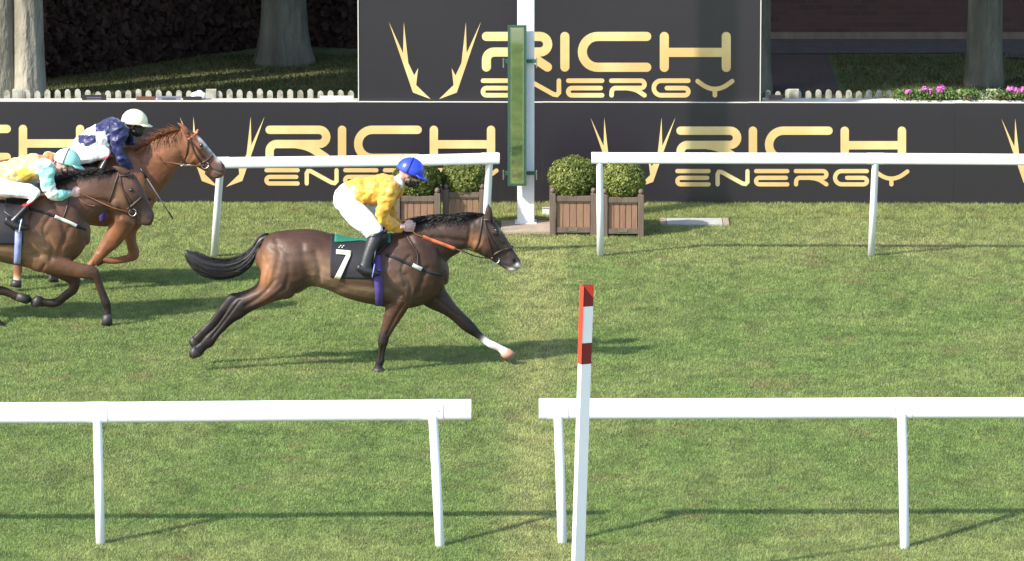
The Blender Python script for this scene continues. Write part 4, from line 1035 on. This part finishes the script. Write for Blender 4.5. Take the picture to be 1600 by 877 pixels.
N3 = [(170, 250, 222, 345, .17), (187, 243, 236, 330, .145), (203, 239, 243, 314, .125), (222, 230, 254, 298, .108), (241, 219, 267, 279, .095), (258, 210, 279, 261, .085), (271, 205, 286, 253, .078)]
Hd3 = [(276, 203, 283, 250, .07), (287, 201, 291, 252, .082), (300, 205, 299, 257, .092), (312, 214, 306, 260, .09), (322, 225, 313, 264, .074), (331, 236, 320, 268, .058), (339, 245, 325, 272, .048), (347, 253, 331, 277, .048), (352, 260, 337, 280, .045), (352.5, 266, 344, 278, .03)]
CH = (.23, .092, .042); CHD = (.17, .066, .030); CHL = (.33, .145, .066)
c3leg = lambda n, w=2: [CH]*(n-w-1)+[CHL]*1+[(.62, .55, .48)]*w
def tack3(t, bvh):
    zc = P3(560, 425); zc = V(zc[0], zc[1], Y3).z; zb = V(90, P3(0, 437)[1], Y3-.29).z
    wrap('saddle_cloth', bvh, Y3, P3(517, 0)[0], P3(584, 0)[0], 0, lambda u: zb, M_cloth, t, .008, zc=zc)
    z3 = V(130, P3(0, 400)[1], Y3-.25).z; wrap('saddle', bvh, Y3, P3(573, 0)[0], P3(606, 0)[0], 0, lambda u: z3+.08*abs(u-.5)*2, M_leather, t, .026, nx=14, na=30, th=.012, zc=zc)
    for s in (-1, 1):
        strap('girth', bvh, Y3, [(156, 272), (158, 300), (160, 325), (161, 346)], .07, M_purple, t, s, .006, out=.016)
        strap('breast_girth', bvh, Y3, [(160, 285), (190, 300), (215, 308), (236, 312)], .03, M_cloth, t, s, .004)
    bridle(t, bvh, Y3, dict(throat=[(293, 207), (294, 222), (292, 238), (289, 250)], cheek=[(296, 214), (300, 228), (306, 242), (316, 256)], face=[(298, 220), (308, 232), (318, 247)], nose=[(333, 243), (326, 249), (318, 254), (310, 258)],
                            brow=[(294, 218), (300, 214), (306, 209), (309, 206)], ring=(320, 258), m_brow=M_orein), M_strap)
    h = V(243, 240, Y3-.12); ring = surf(bvh, 320, 258, Y3)[0]
    pts = [h, surf(bvh, 252, 251, Y3, -1, .03)[0], surf(bvh, 270, 254, Y3, -1, .03)[0], V(296, 259, Y3-.12), ring]
    rtube('rein', pts, .0065, M_brownrein, t); rtube('rein', [Vector((p.x, 2*Y3-p.y, p.z)) for p in pts], .0065, M_brownrein, t)
    fz = MB()
    for k in range(9):
        q = V(284+k*2.4, 258.5+rng.uniform(-1, 1), Y3-.03+rng.uniform(-.03, .03)); fz.ell(q, (.014, .02, .010), None, 8, 6)
    link('fleece_strap', remesh(fz, .006, 2), M_whitestrap, t)
blaze3 = True
blobs3 = [(214, 295, 22, 26, CHL, .5), (262, 232, 16, 14, (.34, .15, .075), .5), (299, 240, 9, 12, CHL, .5), (322, 240, 11, 11, (.075, .045, .038), .65), (340, 265, 12, 12, (.085, .068, .068), .95), (349, 260, 3, 4, (.02, .015, .015), .9),
          (329, 233, 4.5, 4.5, (.8, .77, .74), 1), (336, 240.5, 5, 5, (.8, .77, .74), 1), (343, 248.5, 5, 4.5, (.8, .77, .74), 1), (321.5, 225, 4, 4.5, (.8, .77, .74), 1), (313, 217, 4, 4, (.8, .76, .72), .9), (317, 220, 3.5, 3.5, (.8, .76, .72), .9), (190, 372, 16, 16, CHL, .5)]
M_coat3 = coat_mat('chestnut_coat', .5, .36); M_hair3 = mat('chestnut_hair', (.30, .115, .045), .5, vary=.3, vscale=30)
g3 = [([P3(*p) for p in g[0]],)+tuple(g[1:]) for g in grooves1 if max(p[0] for p in g[0]) < 672]
g3 += [([(348, 270), (340, 268.5), (330, 264)], .007, 1.4), ([(349, 259), (350.5, 261)], .012, 2.2), ([(300, 225), (303, 240), (296, 252)], .005, 3)]
l3 = [P3(l[0], l[1])+tuple([l[2]*.95]+list(l[3:])) for l in lumps1 if l[0] < 700]
horse('race_horse', 'chestnut horse with white blaze behind the others, head beside the rail end, navy silked rider', 'race horses', Y3, S3(T1), N3, Hd3,
      [(nf3[0], nf3[1], c3leg(11, 1)), (ff3[0], ff3[1], [CH]*12), (nh3[0], nh3[1], [CH]*8+[(.45, .2, .09)]+[(.6, .5, .42)]*2), (fh3[0], fh3[1], [CH]*9+[(.6, .5, .42)]*2)], S3(tail1),
      [([(203, 240), (222, 230), (244, 217), (262, 208), (282, 202)], -12, -9, 260, 3), ([(215, 234), (250, 214), (286, 202)], -6, 3, 220, 10), ([(284, 202), (296, 204)], 9, 5, 40, 6)],
      [[(286, 208, 297, 207, .026, .05), (283, 201, 294, 200, .024, .052), (280, 197, 288, 195, .018, .054), (277, 194, 282, 192, .010, .055), (275, 192, 277, 191, .005, .055)]],
      dict(body=CHD, neck=CH, head=CH), blobs3, g3, l3+[(298, 246, .055, .055, .03, .062, 0), (314, 228, .072, .03, .018, .022, 30), (348, 260, .034, .016, .012, .016, 0)],
      (314, 228), M_coat3, M_hair3, tack3, [(nf3[0][-2:], -.13, M_whitepaint), (ff3[0][-2:], .13, M_hoofd), (nh3[0][-2:], -.13, M_hoofd), (fh3[0][-2:], .13, M_hoofd)])

# ------------------------------------------------------------------ riders
def hand_mesh(mb, wpt, d, a, n, curl=1.0, sc=1.0):
    """palm, four unequal curled fingers and a thumb; d forearm direction, a towards the thumb, n palm side"""
    d, a, n = [v.normalized() for v in (d, a, n)]
    M = Matrix((d, a, n)).transposed()
    mb.ell(wpt+d*.045*sc, (.052*sc, .043*sc, .019*sc), M, 14, 9)
    mb.tube([wpt-d*.03, wpt+d*.02], [.026*sc, .027*sc], 10)
    for i, L in enumerate((.92, 1.0, .94, .76)):
        o = wpt+d*.080*sc+a*(.030-.0205*i)*sc
        p1 = o+(d*.030+n*.012*curl)*L*sc; p2 = p1+(d*.006+n*.027*curl)*L*sc; p3 = p2+(-d*.019+n*.008)*L*sc
        mb.tube([o-d*.02*sc, o, p1, p2, p3], [.0105*sc, .0102*sc, .0092*sc, .0084*sc, .0068*sc], 8)
    b = wpt+d*.025*sc+a*.034*sc
    mb.tube([b, b+(d*.026+a*.016+n*.010)*sc, b+(d*.054+a*.012+n*.022)*sc, b+(d*.070+a*.0+n*.030)*sc], [.014*sc, .0125*sc, .0108*sc, .008*sc], 8)
def rider(label, Yc, r, cat='person'):
    base = V(*r['seat'], Yc)
    t = thing('person', base, label, cat)
    C = V(*r['head'], Yc); a = R(r['tilt']); f = Vector((math.cos(a), 0, -math.sin(a))); u = Vector((math.sin(a), 0, math.cos(a))); y = Vector((0, 1, 0))
    if r.get('yaw'): f = Matrix.Rotation(R(r['yaw']), 3, u) @ f; y = u.cross(f)
    M = Matrix((f, y, u)).transposed()
    mb = MB(); IN = -.022
    for k in ('torso', 'hips', 'thigh_n', 'thigh_f', 'shin_n', 'shin_f', 'arm_n', 'arm_f'): loft(mb, r[k], Yc, infl=IN if k != 'torso' else -.028, n=16)
    for k in ('foot_n', 'foot_f'): loft(mb, r[k], Yc, infl=-.014, n=12)
    mb.ell(C+u*.025-f*.01, (.096, .074, .100), M); mb.ell(C+f*.030-u*.045, (.060, .056, .078), M); mb.ell(C+f*.050-u*.092, (.036, .036, .028), M)
    mb.tube([C+f*.082+u*.012, C+f*.102-u*.018, C+f*.110-u*.034], [.010, .012, .015], 8); mb.ell(C+f*.087-u*.064, (.012, .024, .011), M, 12, 8)
    for s in (-1, 1):
        mb.ell(C+y*s*.075-u*.012-f*.012, (.020, .008, .032), M, 12, 8); mb.ell(C+f*.078+y*s*.032-u*.030, (.016, .020, .016), M, 10, 7)
    nb = V(*r['neck'], Yc); mb.tube([C-u*.06-f*.035, (C-u*.09-f*.045)*.5+nb*.5, nb], [.056, .060, .075], 14)
    for s, hk in ((-1, 'hand_n'), (1, 'hand_f')):
        hx, hy, ho, dx, dy = r[hk]; wp = V(hx, hy, Yc+ho); dd = (V(hx+dx, hy+dy, Yc+ho*.8)-wp)
        nn = Vector((0, -s, 0)); up = dd.cross(nn)*(-1 if s > 0 else 1); 
        if up.z < 0: up = -up
        last = r['arm_n' if s < 0 else 'arm_f'][-1]; q = (V(last[0], last[1], Yc+last[5])+V(last[2], last[3], Yc+last[5]))/2
        mb.tube([q, wp], [.032, .026], 10); hand_mesh(mb, wp, dd, up, nn)
    me = remesh(mb, .0065, 3, .4); o = link('body', me, r.get('skin', M_skin), t)
    if r.get('glove'):      # gloves over the hands
        for s, hk in ((-1, 'hand_n'), (1, 'hand_f')):
            hx, hy, ho, dx, dy = r[hk]; wp = V(hx, hy, Yc+ho); dd = (V(hx+dx, hy+dy, Yc+ho*.8)-wp); nn = Vector((0, -s, 0)); up = dd.cross(nn)
            if up.z < 0: up = -up
            gm = MB(); hand_mesh(gm, wp, dd, up, nn, 1, 1.10); link('glove', remesh(gm, .005, 2), r['glove'], t)
    # eyes
    for s in (-1, 1): MB().ell(C+f*.083+y*s*.032+u*.008, (.011, .014, .010), M, 10, 8).build('eye', mat('eye_dark', (.03, .02, .015), .2), t)
    # silks
    mb = MB()
    for k in ('torso', 'arm_n', 'arm_f'): loft(mb, r[k], Yc, n=20)
    for c in r.get('puff', []): mb.ell(V(c[0], c[1], Yc+c[2]), c[3:6])
    me = remesh(mb, .0085, 4, .4); P = getv(me); N = getn(me)
    w1 = fbm(P[:, 0]*14+P[:, 2]*9, P[:, 1]*7, P[:, 2]*16-P[:, 0]*8, 3); w2 = np.abs(fbm(P[:, 0]*7-P[:, 2]*9, P[:, 1]*4+4, P[:, 2]*6+P[:, 0]*7, 2)-.5)
    P = P+N*((w1-.5)*.040-w2*.08+.015)[:, None]; setv(me, P)
    px, py = unproj(P); near = P[:, 1] < Yc; setcol(me, r['silk'](px, py, P, Yc)); sk = link('silks', me, M_silk, t)
    # breeches
    mb = MB()
    for k in ('hips', 'thigh_n', 'thigh_f'): loft(mb, r[k], Yc, n=20)
    me = remesh(mb, .009, 5, .4); P = getv(me); N = getn(me); P = P+N*((fbm(P[:, 0]*12, P[:, 1]*12, P[:, 2]*20, 3)-.5)*.016-np.abs(fbm(P[:, 0]*6+P[:, 2]*8, P[:, 1]*5, P[:, 2]*5-P[:, 0]*6, 2)-.5)*.025+.004)[:, None]; setv(me, P)
    link('breeches', me, M_breech, t)
    for k in ('n', 'f'):
        mb = MB(); loft(mb, r['shin_'+k], Yc, n=16); loft(mb, r['foot_'+k], Yc, n=14); b = link('boot', remesh(mb, .007, 3), r.get('boot', M_leather), t)
        top = r['shin_'+k][0]; nx = r['shin_'+k][1]
        mb = MB(); loft(mb, [top, [top[i]*.7+nx[i]*.3 for i in range(6)]], Yc, n=16, infl=.006, endround=False); mb.build('boot_cuff', r.get('cuff', M_leather), b)
        # stirrup iron
        fr = r['foot_'+k]; q0 = fr[-2]; c = (V(q0[0], q0[1], Yc+q0[5])+V(q0[2], q0[3], Yc+q0[5]))/2
        pts = [c+Vector((math.sin(x)*.012, math.cos(x)*.062, math.sin(x)*.062+.012)) for x in [2*math.pi*j/20 for j in range(21)]]
        MB().tube(pts, .0055, 7).build('stirrup', r.get('iron', M_steel), t)
        top2 = V(r['leather'][0], r['leather'][1], Yc+q0[5]*.9)
        MB().tube([c+Vector((0, 0, .07)), (c+top2)/2+Vector((0, q0[5]*.05, .03)), top2], .008, 6).build('stirrup_leather', M_leather, t)
    # helmet
    hb = MB(); n = 36; rings = 14; hc = C+u*.030-f*.006; vs = [hc+u*.122]
    for i in range(1, rings+1):
        ph = R(104)*i/rings
        for k in range(n):
            th = 2*math.pi*k/n; x = math.cos(th); rx = .134 if x > 0 else .128
            ph2 = min(ph, R(98 if x > 0 else 108)); q = Vector((rx*math.sin(ph2)*x, .106*math.sin(ph2)*math.sin(th), .120*math.cos(ph2)))
            q *= 1+.012*math.cos(6*th)*math.sin(ph2)*(i/rings)+.006*math.sin(11*th+i*1.7)
            vs.append(hc+M @ q)
    fs = [(0, 1+k, 1+(k+1) % n) for k in range(n)]+[(1+i*n+k, 1+(i+1)*n+k, 1+(i+1)*n+(k+1) % n, 1+i*n+(k+1) % n) for i in range(rings-1) for k in range(n)]
    me = hb.add(vs, fs).mesh('helmet'); P = getv(me); setcol(me, r['cap'](P, np.array(hc), np.array(f)))
    hel = link('helmet', me, M_cap, t); k = hel.modifiers.new('s', 'SOLIDIFY'); k.thickness = .008
    pk = MB(); pv_ = []
    for i in range(15):
        th = R(-62+124*i/14); e = Vector((.128*math.cos(th), .104*math.sin(th), -.002)); o2 = Vector((.128*math.cos(th)+.062*math.cos(th)**.6, .104*math.sin(th), -.024))
        pv_ += [hc+M @ e, hc+M @ o2]
    me = pk.add(pv_, [(2*i, 2*i+1, 2*i+3, 2*i+2) for i in range(14)]).mesh('peak'); setcol(me, r['cap'](getv(me), np.array(hc), np.array(f))); pko = link('peak', me, M_cap, hel); k = pko.modifiers.new('s', 'SOLIDIFY'); k.thickness = .006; k.offset = 0
    if r.get('seam'):
        MB().tube([hc+M @ Vector((-.02+.01*math.sin(x), .109*math.sin(x), .123*math.cos(x))) for x in [R(-100+200*j/24) for j in range(25)]], .004, 6).build('seam', r['seam'], hel)
    for s in (-1, 1): MB().tube([C+y*s*.082+u*.0+f*.02, C+y*s*.074-u*.05+f*.03, C+y*s*.03-u*.118+f*.045], .006, 6).build('chin_strap', r.get('strapm', M_leather), hel)
    if r.get('mask'):       # cloth over mouth and chin, following the face
        mk = MB(); mk.ell(C+f*.040-u*.070, (.068, .062, .052), M); link('face_mask', remesh(mk, .006, 3), r['mask'], t)
    if r.get('goggles'):
        gm = MB(); gv = []
        for i in range(17):
            th = R(-80+160*i/16)
            for dz, e in ((.026, .004), (.026, .012), (-.018, .012), (-.018, .004)): gv.append(C+M @ Vector(((.094+e)*math.cos(th)-.0, (.078+e)*math.sin(th), dz+.006)))
        gm.add(gv, [(4*i+a, 4*i+(a+1) % 4, 4*i+4+(a+1) % 4, 4*i+4+a) for i in range(16) for a in range(4)]+[(3, 2, 1, 0), (64, 65, 66, 67)]).build('goggles', mat('goggle_lens', (.03, .025, .03), .12, coat=1), t)
    if r.get('collar'):
        MB().ell(V(*r['collar'], Yc-.075), (.040, .022, .062), Matrix.Rotation(R(-22), 3, 'Y')).build('collar_pad', M_breech, t)
    return t
M_silk = mat('silk', attr=True, rough=.42, spec=.4, sheen=.2, bump=.12, bscale=35)
M_cap = mat('cap_silk', attr=True, rough=.35, spec=.45, coat=.2)
def const(c): return lambda *a: np.tile(np.array(c), (len(a[0]), 1))
def far_of(rows, dx, dy): return [[x[0]+dx, x[1]+dy, x[2]+dx, x[3]+dy, x[4], -x[5]] for x in rows]
thn = [(548, 306, 524, 316, .085, -.09), (560, 314, 532, 334, .088, -.14), (574, 326, 545, 349, .080, -.19), (587, 340, 560, 362, .068, -.22), (596, 352, 573, 372, .060, -.235), (599, 362, 577, 376, .055, -.24)]
shn = [(599, 360, 575, 366, .060, -.24), (596, 375, 571, 380, .058, -.27), (589, 392, 566, 396, .048, -.30), (583, 407, 563, 410, .041, -.325), (581, 417, 561, 419, .042, -.335)]
ftn = [(562, 412, 557.5, 424, .034, -.34), (572, 415, 569, 430, .038, -.345), (584, 419, 583, 431.5, .042, -.345), (594, 424, 594, 430.5, .032, -.345)]
arn = [(600, 283, 623, 291, .060, -.185), (594, 300, 620, 305, .060, -.20), (590, 318, 614, 320, .056, -.215), (588, 334, 607, 332, .052, -.22), (592, 347, 606, 335, .048, -.21), (604, 356, 613, 342, .044, -.18), (615, 360, 621, 348, .038, -.14), (624, 361, 627, 351, .030, -.11)]
gold = lambda px, py, P, Yc: np.tile(np.array([.70, .36, .045]), (len(P), 1))*(.62+.76*fbm(P[:, 0]*22, P[:, 1]*22, P[:, 2]*22, 3))[:, None]
rider('jockey in gold silks and blue cap crouched on the leading horse', Y1, dict(seat=(575, 372), head=(640, 271), tilt=24, neck=(616, 288),
      torso=[(543, 285, 560, 318, .145, 0), (560, 279, 575, 319, .165, 0), (580, 277, 592, 319, .18, 0), (598, 275, 606, 314, .195, 0), (612, 275, 618, 306, .185, 0), (621, 278, 625, 297, .11, 0)],
      hips=[(556, 281, 572, 316, .15, 0), (543, 285, 560, 320, .155, 0), (530, 291, 549, 325, .165, 0), (523, 302, 540, 326, .155, 0), (522, 314, 534, 328, .12, 0)],
      thigh_n=thn, thigh_f=far_of(thn, 9, -9), shin_n=shn, shin_f=far_of(shn, 9, -9), foot_n=ftn, foot_f=far_of(ftn, 9, -9), arm_n=arn, arm_f=far_of(arn, 9, -5),
      hand_n=(629, 354.5, -.15, 12, .5), hand_f=(634, 351, .10, 12, 1), silk=gold, cap=lambda P, hc, f: np.tile(np.array([.035, .07, .62]), (len(P), 1)), seam=mat('cap_seam', (.008, .012, .12), .5),
      mask=M_mask, goggles=True, collar=(623.5, 285), leather=(588, 385), iron=mat('blue_iron', (.25, .27, .62), .4), strapm=M_leather, glove=M_pinkglove, skin=M_skin))
# second rider
th2 = [(-15, 272, -30, 300, .09, -.09), (5, 279, -2, 306, .088, -.15), (26, 284, 22, 308, .08, -.20), (46, 288, 41, 310, .068, -.23), (60, 294, 52, 313, .058, -.245), (63, 303, 47, 313, .055, -.25), (53, 314, 39, 318, .050, -.27)]
shn2 = [(52, 315, 37, 319, .050, -.27), (44, 326, 30, 327, .046, -.30), (34, 337, 23, 335, .040, -.325), (27, 347, 15, 343, .041, -.335)]
ft2 = [(12, 338, 7, 350, .034, -.34), (21, 344, 18, 357, .038, -.345), (33, 349, 31, 361, .042, -.345), (43, 353, 42, 360, .032, -.345)]
ar2 = [(58, 252, 84, 258, .062, -.185), (59, 268, 84, 270, .060, -.205), (62, 284, 84, 284, .056, -.22), (67, 300, 85, 293, .052, -.225), (78, 310, 90, 298, .048, -.215), (92, 312, 97, 299, .044, -.185), (104, 309, 106, 298, .036, -.15), (109, 307, 110, 299, .030, -.13)]
def silk2(px, py, P, Yc):
    n = len(P); C = np.tile(np.array([.86, .58, .24]), (n, 1)); k = fbm(P[:, 0]*6, P[:, 1]*6, P[:, 2]*6, 2)
    m = ((px > 60) & (py < 262)) | ((px > 66) & (py < 278)); C[m] = (.80, .24, .05)
    m = (np.hypot((px-40)/14, (py-272)/9) < 1); C[m] = (.84, .52, .06)
    arm = (np.abs(P[:, 1]-Yc) > .155) & (px > 57) | (px > 86); C[arm] = (.30, .66, .55); m = arm & (k > .56); C[m] = (.85, .86, .78)
    return C
rider('jockey in cream silks with teal sleeves, crouched lowest at the left edge', Y2, dict(seat=(15, 308), head=(104, 256), tilt=20, neck=(80, 258),
      torso=[(-16, 262, -6, 292, .145, 0), (4, 253, 10, 288, .16, 0), (25, 247, 30, 286, .175, 0), (45, 243, 50, 283, .19, 0), (63, 243, 68, 276, .185, 0), (76, 247, 79, 267, .11, 0)],
      hips=[(0, 254, 8, 290, .15, 0), (-14, 259, -4, 294, .155, 0), (-28, 266, -12, 300, .165, 0), (-38, 276, -24, 304, .15, 0), (-40, 288, -30, 302, .12, 0)],
      thigh_n=th2, thigh_f=far_of(th2, 8, -6), shin_n=shn2, shin_f=far_of(shn2, 8, -8), foot_n=ft2, foot_f=far_of(ft2, 8, -8), arm_n=ar2, arm_f=far_of(ar2, 10, -10),
      hand_n=(111, 303, -.125, 12, -2), hand_f=(118, 291, .12, 12, -2), silk=silk2, cap=lambda P, hc, f: np.where((((P-hc) @ f) > -.01)[:, None], np.array([[.30, .64, .56]]), np.array([[.66, .80, .72]])), seam=mat('dark_seam', (.03, .05, .05), .5),
      leather=(34, 325), iron=M_whitepaint, cuff=mat('red_cuff', (.62, .02, .015), .5), boot=M_leather, skin=M_pinkglove, goggles=None, mask=mat('brown_mask', (.05, .02, .018), .7)))
# third rider
th3 = [(118, 228, 104, 254, .09, -.09), (130, 230, 124, 257, .085, -.15), (146, 229, 144, 254, .078, -.20), (160, 229, 162, 250, .066, -.23), (170, 232, 170, 249, .056, -.24), (174, 240, 166, 251, .05, -.245)]
sh3 = [(174, 238, 163, 248, .05, -.245), (170, 252, 157, 254, .05, -.26), (164, 266, 151, 266, .046, -.29), (158, 279, 146, 277, .04, -.31), (155, 288, 143, 285, .04, -.32)]
ft3 = [(142, 280, 138, 292, .034, -.325), (152, 284, 149, 297, .038, -.33), (163, 288, 162, 300, .042, -.33), (172, 292, 172, 299, .03, -.33)]
ar3 = [(174, 190, 200, 200, .060, -.18), (174, 207, 198, 210, .060, -.20), (174, 224, 194, 224, .056, -.215), (176, 240, 191, 234, .052, -.22), (184, 253, 195, 243, .048, -.21), (196, 262, 203, 253, .044, -.18), (208, 268, 212, 260, .036, -.15), (214, 271, 217, 264, .03, -.13)]
af3 = [(184, 192, 204, 202, .058, .18), (191, 208, 209, 209, .056, .20), (196, 222, 210, 217, .052, .21), (204, 232, 212, 223, .048, .20), (214, 237, 218, 228, .042, .17), (222, 238, 224, 231, .03, .14)]
def silk3(px, py, P, Yc):
    n = len(P); C = np.tile(np.array([.80, .80, .78]), (n, 1)); nv = (.016, .020, .085)
    m = (px > 163+.35*(py-205)) | ((px > 149) & (py < 206)) | ((px > 122) & (px < 150) & (py > 211) & (py < 231) & ((px-136) < (231-py)*1.6)); C[m] = nv
    C[(np.abs(P[:, 1]-Yc) > .165) & (px > 168)] = nv; C[px > 180] = nv; return C
rider('jockey in navy and white silks with pale cream cap on the chestnut horse', Y3, dict(seat=(150, 262), head=(210, 194), tilt=10, neck=(188, 200),
      torso=[(116, 224, 131, 246, .14, 0), (131, 208, 146, 241, .16, 0), (147, 195, 162, 237, .175, 0), (164, 187, 176, 230, .19, 0), (180, 185, 188, 219, .185, 0), (191, 190, 196, 209, .11, 0)],
      hips=[(128, 212, 144, 243, .15, 0), (117, 222, 134, 250, .155, 0), (107, 230, 122, 256, .165, 0), (100, 240, 112, 260, .15, 0), (99, 249, 106, 260, .11, 0)],
      thigh_n=th3, thigh_f=far_of(th3, 7, -6), shin_n=sh3, shin_f=far_of(sh3, 7, -8), foot_n=ft3, foot_f=far_of(ft3, 7, -8), arm_n=ar3, arm_f=af3,
      hand_n=(216, 268.5, -.13, 12, 4), hand_f=(224, 234.5, .13, 12, 0), silk=silk3, cap=lambda P, hc, f: np.tile(np.array([.86, .82, .55]), (len(P), 1)),
      mask=M_mask, goggles=True, leather=(150, 262), cuff=mat('red_cuff_b', (.55, .03, .05), .5), boot=M_leather, skin=mat('dark_skin', (.06, .035, .03), .5), glove=None))
def whip():
    a = V(219, 262, Y3-.16); b = V(270, 342, Y3-.24); c = (a+b)/2
    t = thing('riding_whip', a, 'thin grey whip hanging from the hand of the navy sleeved jockey', 'whip')
    d = b-a; MB().tube([a, a+d*.2], [.011, .010], 10).build('handle', M_leather, t); MB().tube([a+d*.2, a+d*.6, a+d*.86], [.0065, .006, .005], 8).build('shaft', mat('grey_shaft', (.10, .10, .11), .5), t)
    MB().box(a+d*.93, (.028, .012, d.length*.15), rot=d.to_track_quat('Z', 'Y').to_matrix(), bev=.003).build('flap', M_cloth, t)
whip()
